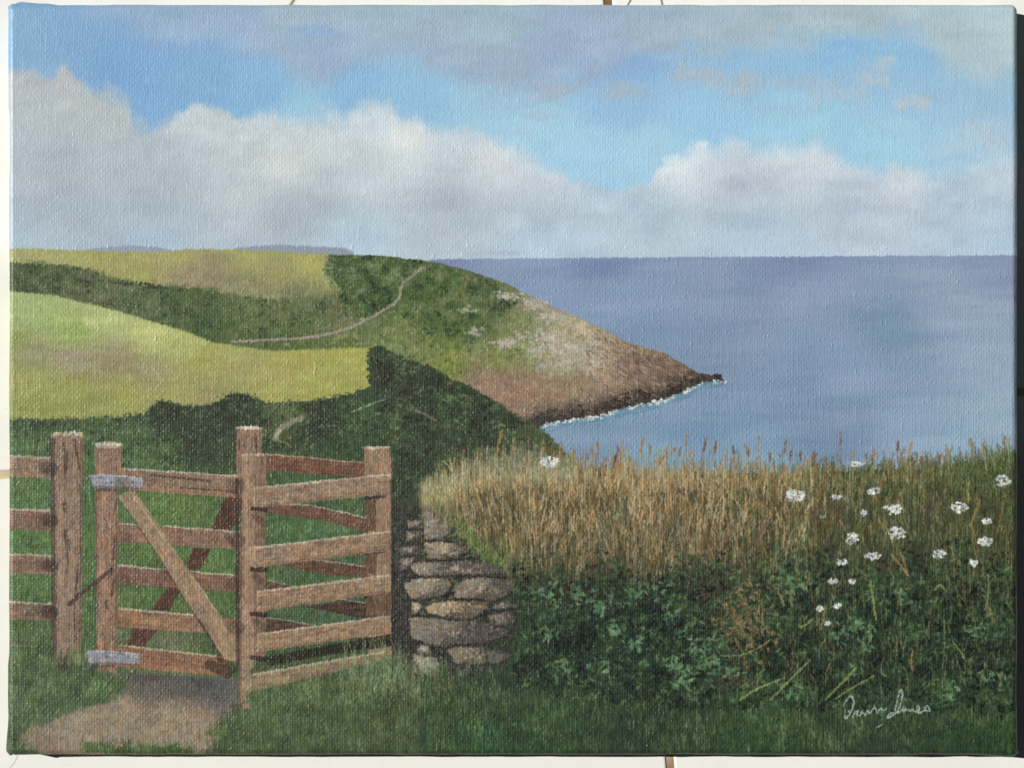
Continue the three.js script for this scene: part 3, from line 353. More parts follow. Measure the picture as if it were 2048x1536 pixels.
stroke([[498, 1096], [516, 1094]], 4, css([180, 150, 118], 0, 0.7));
c.globalAlpha = 1;
stroke([[784, 960], [786, 1100], [786, 1310]], 8, css([44, 42, 38], 0, 0.55));

// dry-stone wall end
rnd = mulberry(66);
{
  const wallArea = [[788, 1010], [812, 1022], [850, 1015], [900, 1050], [960, 1110], [1010, 1145], [1040, 1190], [1036, 1250], [1024, 1300], [1010, 1340], [880, 1360], [822, 1330], [790, 1310]];
  scatter(wallArea, 4600, (x, y) => blob(x, y, rr(2, 6), css(pick([[52, 50, 48], [66, 64, 60], [40, 39, 40], [76, 74, 70], [56, 56, 52]]), 6, x > 980 ? 0.45 : 0.7)));
  const stones = [
    [[[847, 1026], [883, 1022], [902, 1062], [882, 1074], [860, 1081], [848, 1070]], [138, 128, 112]],
    [[[813, 1042], [843, 1042], [844, 1056], [816, 1054]], [104, 98, 88]], [[[812, 1064], [838, 1066], [836, 1080], [812, 1082]], [82, 80, 76]], [[[800, 1096], [838, 1092], [836, 1106], [802, 1110]], [74, 72, 70]], [[[800, 1120], [832, 1116], [818, 1134], [798, 1140]], [74, 72, 70]],
    [[[850, 1088], [884, 1086], [914, 1090], [938, 1100], [926, 1106], [906, 1110], [884, 1116], [858, 1117]], [152, 138, 112]],
    [[[824, 1132], [840, 1127], [941, 1126], [994, 1136], [1002, 1144], [926, 1148], [858, 1152], [836, 1147]], [150, 138, 118]],
    [[[809, 1168], [832, 1161], [866, 1158], [902, 1164], [906, 1172], [884, 1188], [850, 1195], [822, 1195], [815, 1183]], [154, 142, 114]],
    [[[907, 1182], [926, 1164], [963, 1159], [1014, 1163], [1028, 1176], [1008, 1188], [985, 1199], [956, 1193], [912, 1193]], [140, 128, 108]],
    [[[824, 1205], [842, 1208], [843, 1219], [825, 1227]], [134, 118, 94]],
    [[[852, 1215], [872, 1207], [912, 1205], [970, 1207], [975, 1215], [956, 1228], [934, 1238], [904, 1232], [862, 1226]], [178, 154, 116]],
    [[[978, 1218], [1008, 1205], [1036, 1210], [1030, 1220]], [104, 104, 100]],
    [[[824, 1241], [882, 1240], [956, 1247], [1014, 1262], [1012, 1270], [970, 1283], [912, 1285], [875, 1292], [853, 1283], [825, 1274]], [126, 118, 102]],
    [[[976, 1232], [1016, 1226], [1032, 1240], [1016, 1252], [982, 1246]], [88, 84, 78]],
    [[[834, 1295], [856, 1288], [862, 1310], [834, 1308]], [108, 102, 90]],
    [[[897, 1302], [926, 1295], [985, 1303], [1020, 1310], [1000, 1322], [926, 1326], [909, 1322]], [126, 116, 96]],
    [[[824, 1312], [872, 1318], [880, 1332], [868, 1348], [842, 1346], [832, 1326]], [152, 142, 128]],
  ];
  for (const st of stones) { const mx = st[0].reduce((t, p) => t + p[0], 0) / st[0].length, my = st[0].reduce((t, p) => t + p[1], 0) / st[0].length; st[0] = st[0].map(([x, y]) => [mx + (x - mx) * 1.05, my + (y - my) * 1.22]); }
  for (const [Q, col] of stones) {
    const P = []; Q.forEach((p, i) => { const n = Q[(i + 1) % Q.length], m = Math.max(1, Math.round(Math.hypot(n[0] - p[0], n[1] - p[1]) / 6)); for (let k = 0; k < m; k++) P.push([p[0] + (n[0] - p[0]) * k / m + gauss() * 1.8, p[1] + (n[1] - p[1]) * k / m + gauss() * 1.5]); });
    const cx = P.reduce((t, p) => t + p[0], 0) / P.length, cy = P.reduce((t, p) => t + p[1], 0) / P.length, top = Math.min(...P.map((p) => p[1])), bot = Math.max(...P.map((p) => p[1]));
    for (const p of P) { blob(p[0] + gauss() * 2, p[1] + 2 + gauss() * 2, rr(2, 5), css([42, 40, 41], 5, rr(0.3, 0.7))); }
    const lft = Math.min(...P.map((p) => p[0])), rgt = Math.max(...P.map((p) => p[0]));
    plank(P, mixc(col, [110, 104, 96], 0.15), [1, rr(-0.1, 0.15)], 0, { cols: [mixc(col, [205, 190, 160], 0.45), mixc(col, [70, 68, 68], 0.4), mixc(col, [150, 156, 160], 0.4), mixc(col, [176, 132, 66], 0.25), mixc(col, [180, 150, 130], 0.4)] });
    c.save(); c.beginPath(); P.forEach((p, i) => i ? c.lineTo(...p) : c.moveTo(...p)); c.closePath(); c.clip();
    { const gr = c.createLinearGradient(lft, top, lft + (rgt - lft) * 0.25, bot); gr.addColorStop(0, css(mixc(col, [216, 200, 170], 0.35), 0, 0.7)); gr.addColorStop(0.45, css(col, 0, 0.4)); gr.addColorStop(0.78, css(mixc(col, [96, 93, 92], 0.6), 0, 0.5)); gr.addColorStop(1, css([58, 56, 57], 0, 0.65)); c.fillStyle = gr; c.fillRect(lft - 4, top - 4, rgt - lft + 8, bot - top + 8); }
    for (let i = 0; i < 170; i++) {
      const k = pick(P), t = rr(0.05, 0.98), x = k[0] * t + cx * (1 - t), y = k[1] * t + cy * (1 - t), v = (y - top) / (bot - top), u = (x - lft) / (rgt - lft), e = v * 0.75 + u * 0.45 + fbm(x / 9, y / 6, 3) * 0.9;
      blob(x, y, rr(1.2, 3.6), css(e < 0.55 ? mixc(col, [222, 206, 178], 0.5) : e < 0.9 ? mixc(col, [196, 170, 130], 0.2) : e < 1.12 ? mixc(col, [104, 101, 98], 0.65) : mixc(col, [54, 53, 54], 0.8), 12, rr(0.25, 0.65)));
    }
    c.restore();
    for (const p of P) if (rnd() < 0.5) blob(p[0] + gauss(), p[1] + gauss(), rr(1, 2.6), css(p[1] > cy ? [40, 39, 40] : mixc(col, [70, 66, 62], 0.5), 8, rr(0.35, 0.75)));
    for (let i = 0; i < 5; i++) { const p = pick(P); stroke([[p[0], p[1]], [p[0] * 0.6 + cx * 0.4 + gauss() * 6, p[1] * 0.5 + cy * 0.5]], rr(1, 2), css([50, 48, 48], 6, 0.45)); }
  }
  for (const [x, y, w, h, col] of [[955, 1214, 18, 7, [176, 132, 66]], [900, 1168, 8, 6, [170, 126, 66]], [884, 1268, 12, 8, [126, 100, 64]], [840, 1258, 10, 14, [160, 138, 124]], [850, 1140, 20, 5, [150, 156, 160]], [866, 1072, 14, 5, [150, 152, 156]], [905, 1107, 16, 3, [166, 172, 176]], [850, 1342, 16, 5, [158, 160, 172]], [985, 1182, 16, 6, [190, 154, 104]]]) for (let i = 0; i < 12; i++) blob(x + gauss() * w * 0.6, y + gauss() * h * 0.6, rr(1.5, 4), css(col, 8, 0.4));
  for (const s of [[[850, 1082], [880, 1080], [916, 1086]], [[850, 1120], [890, 1124], [946, 1116]], [[812, 1156], [860, 1154], [920, 1150]], [[920, 1150], [980, 1152], [1020, 1158]], [[822, 1200], [880, 1200], [910, 1184]], [[910, 1198], [960, 1200], [988, 1204]], [[900, 1160], [908, 1174], [896, 1190]], [[826, 1230], [870, 1234], [910, 1240]], [[910, 1240], [950, 1242], [974, 1226]], [[836, 1282], [870, 1300], [900, 1292]], [[900, 1292], [970, 1290], [1014, 1272]], [[862, 1290], [880, 1306], [892, 1318]], [[976, 1222], [1010, 1216], [1050, 1220]]]) { stroke(s, rr(3, 5), css([36, 35, 38], 4, 0.6)); for (let i = 0; i < 14; i++) { const t = rnd(), u = 1 - t; blob(u * u * s[0][0] + 2 * u * t * s[1][0] + t * t * s[2][0] + gauss() * 2, u * u * s[0][1] + 2 * u * t * s[1][1] + t * t * s[2][1] + gauss() * 2, rr(1.5, 4), css([30, 30, 32], 4, 0.55)); } }
  for (const [Q] of stones) for (let i = 0; i < Q.length; i++) { const p = Q[i], n = Q[(i + 1) % Q.length], L = Math.hypot(n[0] - p[0], n[1] - p[1]); for (let k = 0; k < L / 2.2; k++) { const t = rnd(); blob(p[0] + (n[0] - p[0]) * t + gauss() * 2.4, p[1] + (n[1] - p[1]) * t + gauss() * 2, rr(1, 3.2), css(pick([[38, 37, 38], [58, 55, 52], [84, 78, 70], [112, 104, 92]]), 8, rr(0.25, 0.65))); } }
  scatter(wallArea, 1500, (x, y) => blob(x, y, rr(0.8, 2.4), css(pick([[92, 88, 84], [132, 122, 106], [168, 154, 130], [58, 56, 56], [150, 128, 90], [138, 140, 142]]), 8, rr(0.2, 0.5))));
  scatter([[975, 1120], [1040, 1190], [1040, 1250], [1024, 1310], [970, 1330], [985, 1200]], 260, (x, y) => blob(x, y, rr(1.5, 4), css(pick([[48, 48, 46], [64, 64, 58], [42, 48, 42]]), 6, rr(0.2, 0.5))));
  for (let i = 0; i < 60; i++) blob(rr(840, 930), rr(1345, 1382), rr(1.5, 4), css(pick([[136, 120, 86], [110, 96, 70], [70, 70, 52]]), 8, 0.5));
}

// grasses
rnd = mulberry(77);
const blade = (x, y, h, lean, w, col) => stroke([[x, y], [x + lean * 0.3, y - h * 0.6], [x + lean, y - h]], w, col);
const turfPoly = [[840, 1000], [856, 984], [884, 966], [950, 946], [1050, 940], [1150, 942], [1300, 945], [1500, 945], [1700, 940], [1850, 930], [1990, 912], [2036, 905], [2036, 1190], [1700, 1190], [1400, 1200], [1080, 1200], [1000, 1130], [930, 1075], [870, 1030]];
const dryness = (x, y) => clamp(1.15 - Math.max(0, x - 1350) / 520 - Math.max(0, y - 1010) / 260 + fbm(x / 60, y / 60, 3) * 0.9);
const DRY = [[160, 126, 72], [178, 142, 84], [138, 106, 66], [190, 164, 108], [122, 98, 62], [164, 150, 104], [150, 108, 62]], GRN = [[86, 104, 54], [104, 120, 66], [70, 88, 50], [120, 132, 78], [58, 74, 46], [92, 96, 60]];
const reach = (x, y) => y - 1120 - (x < 1500 ? 20 : 0) + fbm(x / 40, y / 60, 3) * 110;      // how far a blade stands below the dry grass
const BLEACH = [[206, 186, 140], [196, 178, 120], [186, 182, 150]];
scatter(turfPoly, 15000, (x, y) => { const q = reach(x, y); if (q > 0 && rnd() < q / 55) return; const d = dryness(x, y), k = rnd() < d ? pick(rnd() < 0.1 ? BLEACH : DRY) : pick(GRN), sh = clamp((y - 1010) / 190); const w = fbm(x / 44 + 3, y / 38, 3), lo = clamp(0.5 - 2.2 * fbm(x / 17, y / 34 + 8, 3)); blade(x, y + rr(0, 20), rr(12, 44) * (1 + w), gauss() * 6 + w * 34, rr(0.9, 2.3), css(mixc(mixc(k, [48, 56, 42], sh * 0.7 * rr(0.3, 1)), [56, 50, 38], lo * 0.55), 12, rr(0.35, 0.9))); });
scatter(turfPoly, 4200, (x, y) => blade(x, y + rr(0, 20), rr(10, 34), gauss() * 6, rr(1, 2.8), css(pick([[48, 56, 40], [66, 58, 44], [40, 52, 40], [80, 66, 54], [66, 78, 60], [84, 84, 82]]), 6, rr(0.3, 0.7))));
scatter(turfPoly, 1600, (x, y) => { if (reach(x, y) < -20) blade(x, y + rr(0, 20), rr(10, 30), gauss() * 8, rr(0.8, 1.7), css(rnd() < dryness(x, y) ? pick(BLEACH) : [136, 148, 92], 12, rr(0.3, 0.7))); });
for (const [x, y, n] of [[1085, 1000, 22], [1060, 1040, 12], [1210, 1090, 20], [1250, 1040, 14], [1350, 1080, 16], [1480, 1040, 12], [1000, 990, 10], [930, 1000, 10]]) for (let i = 0; i < n; i++) blade(x + gauss() * 14, y + gauss() * 26, rr(16, 46), gauss() * 6, rr(1.4, 3), css(pick([[84, 112, 72], [70, 90, 62], [96, 100, 96], [60, 72, 62]]), 8, rr(0.3, 0.6)));
for (let i = 0; i < 1500; i++) {                        // the fringe against the sea
  const x = 842 + 1192 * rnd(), y = turfTop(Math.max(840, x)), d = dryness(x, 950), h = rr(6, 50) * (x < 1500 ? 1.1 : 0.66) * (0.75 + 2.2 * Math.max(-0.2, fbm(x / 30, 6.6, 3)));
  blade(x, y + rr(6, 34), h + 12, gauss() * 8 + fbm(x / 60, 2.1, 2) * 26, rr(0.8, 2), css(rnd() < d ? pick(DRY.concat([[176, 170, 140]])) : pick(GRN), 12, rr(0.35, 0.85)));
}
for (let i = 0; i < 240; i++) { const x = 850 + 1180 * rnd(), y = turfTop(x), h = rr(34, 78) * (x > 1500 ? 0.75 : 1); blade(x, y + 26, h + 10, gauss() * 15, rr(0.8, 1.7), css(x > 1500 && rnd() < 0.6 ? pick(GRN) : pick([[186, 170, 124], [170, 150, 100], [150, 148, 104], [132, 100, 66], [196, 190, 160]]), 12, rr(0.4, 0.8))); if (rnd() < 0.5) dab(x, y + 18 - h, rr(1.2, 2.6), rr(3, 8), gauss() * 0.3, css(pick([[150, 106, 66], [168, 132, 82], [124, 90, 64]]), 10, rr(0.3, 0.7))); }
for (let i = 0; i < 520; i++) { const x = rr(842, 1150), y = turfTop(x); blade(x, y + rr(0, 20), rr(20, 76) * (x > 920 && x < 1100 ? 1 : 0.7), gauss() * 8, rr(0.8, 1.9), css(pick([[170, 170, 140], [140, 146, 108], [122, 134, 90], [182, 164, 118]]), 10, rr(0.25, 0.7))); }
const seedHead = (x, y, h, lean, col, w = 5) => { stroke([[x, y + h], [x + lean * 0.3, y + h * 0.5], [x + lean, y]], 1.7, css(mixc(col, [150, 140, 96], 0.5), 6, 0.75)); for (let i = 0; i < 12; i++) { const t = rr(0, 0.5); dab(x + lean * (1 - t * 0.8) + gauss() * w * 0.35, y + h * t + gauss() * 2, rr(1, w * 0.42), rr(2, 5), lean * 0.01, css(col, 10, 0.6)); } };
const RUST = [[146, 110, 76], [130, 96, 70], [162, 130, 90], [112, 86, 70], [150, 128, 98]];
for (const [x, y, h, l] of [[1273, 874, 62, 14], [1371, 862, 60, 3], [1402, 876, 50, 10], [1425, 884, 40, 8], [1511, 874, 54, 8], [1562, 880, 52, 10], [1679, 862, 74, 3], [1737, 904, 24, 12], [1812, 884, 50, 12], [1795, 884, 40, 0], [1900, 890, 40, -8], [1946, 876, 56, -3], [1962, 882, 50, 6], [2006, 874, 50, 2], [1195, 884, 50, 0], [1232, 890, 50, 4], [1296, 890, 40, 6], [1332, 896, 46, 2], [1346, 890, 40, -3], [1450, 900, 40, 4], [1470, 890, 44, -4], [1494, 900, 36, 3], [1526, 912, 30, -8], [1578, 902, 30, 4], [1600, 906, 26, 2], [1622, 904, 24, 6], [1700, 900, 30, 6], [1756, 900, 20, -8], [1840, 916, 26, 3], [1876, 912, 26, 3], [1220, 906, 40, 14], [1160, 900, 40, 3], [1148, 898, 44, -3], [1118, 900, 40, 3], [1310, 914, 30, 18], [1540, 904, 40, 0], [1086, 880, 40, 2], [1055, 872, 50, 4], [1024, 876, 44, 3], [946, 904, 36, 3], [928, 900, 44, 0], [966, 910, 30, 4]]) seedHead(x, y, h, l, pick(RUST), x > 1880 || x === 1273 ? 7 : 5);
seedHead(984, 862, 86, 18, [176, 128, 70], 7); seedHead(1222, 912, 44, 10, [84, 60, 52], 4); stroke([[884, 922], [896, 930], [906, 944], [912, 962]], 3, css([176, 178, 130], 0, 0.7));
stroke([[1098, 1052], [1078, 1076], [1070, 1082]], 5, css([160, 122, 74], 0, 0.6)); stroke([[1072, 1080], [1050, 1094]], 3, css([98, 66, 48], 0, 0.6));
scatter([[860, 985], [950, 950], [1150, 950], [1500, 955], [1640, 980], [1600, 1100], [1300, 1150], [1080, 1140], [960, 1070]], 900, (x, y) => { const w = fbm(x / 40 + 9, y / 40, 3); blade(x, y + rr(4, 24), rr(18, 50), gauss() * 9 + w * 40, rr(1.1, 2.1), css(mixc(pick([[206, 184, 136], [190, 158, 104], [176, 172, 132], [196, 170, 130], [158, 122, 76]]), [60, 58, 44], clamp((y - 1040) / 160) * 0.6), 10, rr(0.45, 0.9))); });
// bright green run of turf over the wall
scatter([[850, 1000], [878, 1012], [926, 1040], [960, 1070], [1022, 1110], [1030, 1140], [990, 1130], [940, 1092], [908, 1056], [870, 1020]], 900, (x, y) => blade(x, y + 4, rr(5, 16), gauss() * 5, rr(1, 2.4), css(pick([[96, 138, 62], [112, 152, 70], [78, 116, 54], [124, 140, 74]]), 8, rr(0.3, 0.7))));
for (let i = 0; i < 260; i++) blade(rr(838, 900), rr(962, 1020), rr(6, 22), gauss() * 5, rr(1, 2), css(pick([[176, 172, 138], [150, 152, 100], [110, 128, 66], [170, 144, 92]]), 8, rr(0.3, 0.7)));
for (let i = 0; i < 14; i++) blob(932 + gauss() * 4, 1034 + gauss() * 5, rr(1.5, 3), css(pick([[60, 62, 62], [150, 150, 148], [40, 44, 42]]), 5, 0.6));
// leafy undergrowth
rnd = mulberry(88);
const leafPoly = [[1020, 1120], [1100, 1110], [1300, 1100], [1450, 1090], [1650, 1090], [1850, 1110], [2036, 1100], [2036, 1440], [1800, 1430], [1500, 1420], [1200, 1410], [1040, 1380], [1020, 1330], [1040, 1260]];
scatter([[1020, 1080], [1200, 1080], [1500, 1070], [1850, 1060], [2036, 1050]].concat(leafPoly.slice(7)), 10500, (x, y) => { if (reach(x, y) > gauss() * 30) blob(x, y, rr(2, 6.5), css(clump([[24, 30, 29], [30, 38, 34], [36, 50, 40], [42, 62, 44], [50, 74, 48]], x, y, 30, 24), 5, rr(0.45, 0.8))); });
const leaf = (x, y, s, rot, col, al) => { c.save(); c.translate(x, y); c.rotate(rot); c.fillStyle = css(col, 10, al); c.beginPath(); c.moveTo(-s, 0); c.quadraticCurveTo(0, -s * 0.7, s, 0); c.quadraticCurveTo(0, s * 0.7, -s, 0); c.fill(); c.restore(); };
const LEAF = [[86, 122, 78], [68, 100, 62], [102, 136, 90], [74, 100, 58], [108, 130, 80], [60, 90, 62], [84, 108, 64]];
scatter(leafPoly, 5200, (x, y) => { const q = fbm(x / 30 + 5, y / 24 + 3, 3) + gauss() * 0.12; if (q > -0.12 && reach(x, y) > gauss() * 24) leaf(x, y, rr(3, 8.5), rr(0, 6.3), mixc(pick(LEAF), [30, 42, 36], clamp(0.45 - q * 2.4) * 0.7), rr(0.4, 0.9)); });
for (const [x, y, n] of [[1100, 1190, 10], [1165, 1192, 8], [1200, 1210, 8], [1270, 1190, 8], [1320, 1180, 8], [1090, 1268, 8], [1230, 1260, 12], [1270, 1290, 10], [1380, 1260, 10], [1390, 1300, 12], [1130, 1340, 8], [1350, 1330, 12], [1370, 1360, 12], [1420, 1330, 14], [1560, 1155, 8], [1600, 1165, 8], [1720, 1250, 10], [1590, 1380, 10], [1430, 1280, 8], [1460, 1350, 8], [1730, 1280, 10], [1810, 1200, 6], [1680, 1270, 8], [1950, 1260, 8], [1980, 1350, 8], [1900, 1390, 8], [1340, 1230, 10], [1200, 1330, 8]])
  for (let i = 0; i < n * 2; i++) leaf(x + gauss() * 26, y + gauss() * 20, rr(4, 10), rr(0, 6.3), pick([[92, 136, 96], [78, 122, 84], [116, 152, 112], [98, 132, 84]]), rr(0.55, 0.9));
scatter([[1160, 1170], [1400, 1170], [1440, 1260], [1300, 1400], [1140, 1380], [1090, 1260]], 500, (x, y) => blob(x, y, rr(3, 8), css([30, 36, 34], 4, rr(0.25, 0.55))));
scatter([[1560, 1250], [1700, 1290], [1980, 1250], [2010, 1350], [1800, 1360], [1600, 1350], [1450, 1370]], 420, (x, y) => blob(x, y, rr(3, 8), css([32, 38, 36], 4, rr(0.25, 0.5))));
// ochre leaves
for (let i = 0; i < 300; i++) { const t = rnd(), x = 1500 + gauss() * 50 - 10 + t * 10, y = 1245 + gauss() * 75; if (y > 1150 && y < 1400) leaf(x, y, rr(3, 8), rr(0, 6.3), pick([[150, 122, 72], [128, 102, 64], [126, 122, 76], [154, 136, 90], [104, 100, 64]]), rr(0.25, 0.65)); }
for (const [x, y] of [[1452, 1212], [1486, 1202], [1506, 1192], [1424, 1242], [1446, 1246], [1480, 1248], [1512, 1226], [1456, 1270], [1520, 1262], [1550, 1284], [1478, 1176], [1498, 1168], [1524, 1326], [1548, 1266], [1500, 1290]]) for (let i = 0; i < 6; i++) leaf(x + gauss() * 10, y + gauss() * 8, rr(3, 7), rr(0, 6.3), pick([[172, 132, 78], [156, 120, 74], [164, 144, 92]]), rr(0.45, 0.8));
for (const [x, y] of [[1560, 1195], [1586, 1200], [1585, 1212], [1588, 1188], [1568, 1210]]) stroke([[x, y], [x - 6, y - 12], [x - 4, y - 18]], 5, css([132, 146, 92], 10, 0.7));
// bracken and stems
for (let i = 0; i < 330; i++) { const x = rr(1470, 2030), y = rr(1080, 1400), l = rr(14, 52); stroke([[x, y], [x + gauss() * 6, y - l * 0.5], [x + gauss() * 14, y - l]], rr(1, 2.2), css(pick([[132, 140, 84], [150, 136, 82], [104, 120, 72], [160, 152, 112], [90, 112, 70], [150, 110, 64]]), 10, rr(0.3, 0.75))); }
for (let i = 0; i < 420; i++) { const x = rr(1560, 2030), y = rr(1060, 1400), l = rr(8, 30); stroke([[x, y], [x + gauss() * 4, y - l * 0.5], [x + gauss() * 8, y - l]], rr(1, 2.4), css(pick([[104, 116, 66], [120, 128, 76], [88, 104, 62], [134, 128, 84]]), 10, rr(0.3, 0.7))); }
for (const s of [[[1540, 1400], [1590, 1350], [1620, 1320]], [[1650, 1400], [1690, 1360], [1712, 1336]], [[1670, 1398], [1712, 1370], [1748, 1352]], [[1640, 1260], [1650, 1230], [1652, 1210]], [[1618, 1145], [1618, 1160], [1612, 1178]], [[1815, 1150], [1808, 1120], [1798, 1100]], [[1884, 1340], [1892, 1290], [1888, 1240]], [[1826, 1300], [1818, 1320], [1826, 1340]], [[1930, 1320], [1920, 1300], [1906, 1284]], [[1740, 1160], [1746, 1200], [1752, 1240]], [[1600, 1256], [1620, 1244], [1628, 1236]], [[1440, 1310], [1490, 1320], [1540, 1280]], [[1480, 1400], [1520, 1370], [1560, 1360]], [[1970, 1220], [1980, 1180], [1976, 1150]], [[1870, 1180], [1880, 1160], [1890, 1180]], [[1960, 1000], [1950, 1030], [1940, 1052]], [[2008, 1000], [2002, 1040], [1994, 1066]], [[1940, 1000], [1932, 980], [1938, 964]], [[1784, 1110], [1800, 1130], [1816, 1150]]]) stroke(s, rr(2.4, 4.6), css(pick([[140, 150, 88], [152, 140, 84], [104, 130, 76], [164, 130, 80]]), 10, 0.75));
for (const s of [[[1756, 1040], [1766, 1050], [1776, 1062]], [[1690, 1060], [1684, 1046], [1680, 1040]], [[1545, 1030], [1530, 1046], [1520, 1060]], [[1440, 1100], [1456, 1070], [1462, 1040]], [[1520, 1080], [1536, 1050], [1542, 1030]], [[1540, 960], [1530, 950], [1522, 944]]]) stroke(s, 3.4, css([158, 122, 92], 10, 0.65));
for (let i = 0; i < 120; i++) blob(1470 + gauss() * 50, 1365 + gauss() * 14, rr(1.5, 4), css([104, 88, 72], 10, 0.4));
// turf along the foot
rnd = mulberry(99);
tuft([[15, 1320], [110, 1330], [200, 1340], [250, 1375], [210, 1400], [140, 1425], [60, 1458], [15, 1515]], 2200, [[70, 108, 62], [54, 86, 52], [80, 122, 66], [46, 70, 48]], 6, 18, 2.2, 0.45);
tuft([[480, 1420], [500, 1390], [620, 1366], [770, 1325], [840, 1340], [1020, 1390], [1250, 1420], [1500, 1430], [1800, 1440], [2036, 1420], [2036, 1515], [410, 1515], [430, 1460]], 9000, [[66, 100, 56], [54, 82, 48], [80, 112, 62], [44, 66, 44], [92, 116, 70], [60, 86, 52]], 7, 22, 2.2, 0.42);
for (let i = 0; i < 500; i++) blade(rr(490, 860), rr(1330, 1420), rr(8, 30), gauss() * 9, rr(0.9, 1.8), css(pick([[104, 140, 82], [82, 118, 66], [120, 146, 94]]), 10, rr(0.2, 0.6)));
for (let i = 0; i < 700; i++) blade(rr(860, 2030), rr(1390, 1470), rr(10, 34), gauss() * 9, rr(0.9, 1.8), css(pick([[112, 132, 78], [94, 120, 66], [132, 138, 88], [84, 110, 62]]), 10, rr(0.15, 0.5)));
for (let i = 0; i < 260; i++) blade(rr(700, 1000), rr(1320, 1400), rr(10, 34), gauss() * 9, rr(0.9, 1.8), css(pick([[120, 150, 96], [150, 156, 110], [92, 126, 78]]), 10, rr(0.3, 0.75)));
for (let i = 0; i < 160; i++) blade(rr(680, 800), rr(1300, 1390), rr(14, 44), gauss() * 12, rr(0.9, 1.7), css(pick([[104, 146, 96], [86, 124, 82], [130, 156, 112]]), 10, rr(0.35, 0.75)));
tuft([[120, 1318], [170, 1316], [165, 1350], [110, 1350]], 120, [[64, 96, 54], [76, 112, 60]], 10, 28, 2.2, 0.6); tuft([[15, 1300], [110, 1296], [110, 1330], [15, 1330]], 260, [[64, 96, 54], [76, 112, 60]], 10, 26, 2.2, 0.5);
tuft([[160, 1486], [376, 1490], [380, 1512], [160, 1512]], 260, [[70, 110, 54], [58, 94, 48]], 6, 14, 2, 0.5);
// umbels
const umbel = (x, y, w, h) => { for (let i = 0; i < 10; i++) dab(x + gauss() * w * 0.34, y + h * 0.3 + gauss() * h * 0.2, rr(2, 4), rr(1.2, 2.4), 0, css([92, 100, 92], 8, 0.6)); stroke([[x, y + h * 0.4], [x + gauss() * 4, y + h], [x + gauss() * 6, y + h + 24]], 1.4, css([116, 128, 92], 8, 0.5)); const n = 8 + w * h / 14; for (let i = 0; i < n; i++) { const a = rr(0, 6.283), q = Math.sqrt(rnd()) * 0.5; blob(x + Math.cos(a) * q * w, y + Math.sin(a) * q * h, rr(1.9, 4.2), css(pick([[226, 228, 228], [206, 212, 214], [238, 238, 236], [176, 186, 188]]), 6, rr(0.6, 0.95))); } };
for (const u of [[1098, 924, 40, 20], [1714, 928, 28, 11], [1591, 991, 36, 26], [1674, 994, 18, 9], [1749, 982, 30, 13], [1785, 1018, 34, 22], [1729, 1025, 12, 11], [1919, 1015, 34, 20], [2006, 962, 30, 22], [1974, 1042, 17, 12], [1793, 1067, 34, 24], [1705, 1078, 24, 24], [1970, 1083, 28, 19], [1745, 1112, 32, 16], [1879, 1109, 28, 22], [1685, 1124, 24, 11], [1947, 1125, 16, 14], [1665, 1161, 20, 14], [1705, 1162, 13, 10], [1640, 1217, 14, 11], [1675, 1212, 16, 9], [1655, 1247, 11, 9]]) umbel(...u);
dab(1648, 1034, 5, 3, 0, css([170, 178, 172], 0, 0.5));
// the painter's signature
{
  const sg = (pts, w = 3) => stroke2(pts.map(([a, b]) => [1640 + a / 7.877, 1350 + b / 7.877]), w);
  function stroke2(p, w) { c.strokeStyle = css([170, 184, 184], 0, 0.82); c.lineWidth = w; c.beginPath(); c.moveTo(...p[0]); for (let i = 1; i < p.length - 1; i++) c.quadraticCurveTo(...p[i], (p[i][0] + p[i + 1][0]) / 2, (p[i][1] + p[i + 1][1]) / 2); c.lineTo(...p[p.length - 1]); c.stroke(); }
  sg([[375, 480], [400, 430], [440, 360], [470, 320], [515, 350], [540, 420], [525, 500], [490, 610], [440, 545], [480, 590], [430, 680], [385, 695], [392, 570]], 3.2);
  sg([[515, 665], [560, 570], [600, 545], [575, 625], [615, 655], [650, 610], [672, 550], [685, 625], [730, 620], [745, 555], [772, 610], [810, 590], [832, 540], [860, 520]], 2.8);
  sg([[865, 490], [885, 590], [905, 615], [932, 540], [962, 515], [1000, 560], [1040, 545], [1050, 505]], 2.8);
  sg([[1190, 550], [1210, 430], [1240, 300], [1275, 210], [1305, 270], [1290, 400], [1250, 520], [1215, 600], [1150, 630], [1070, 690], [1060, 650], [1110, 590], [1215, 590]], 3);
  sg([[1215, 600], [1270, 580], [1300, 520], [1345, 500], [1365, 545], [1330, 590], [1290, 560], [1390, 530], [1410, 600], [1455, 520], [1475, 565], [1520, 585], [1570, 560], [1560, 480], [1520, 470], [1530, 570], [1570, 600], [1640, 560], [1690, 465], [1722, 520], [1735, 580], [1680, 570], [1640, 550]], 2.8);
  sg([[890, 830], [930, 815], [970, 780]], 2.6);
}
c.setTransform(1, 0, 0, 1, 0, 0);

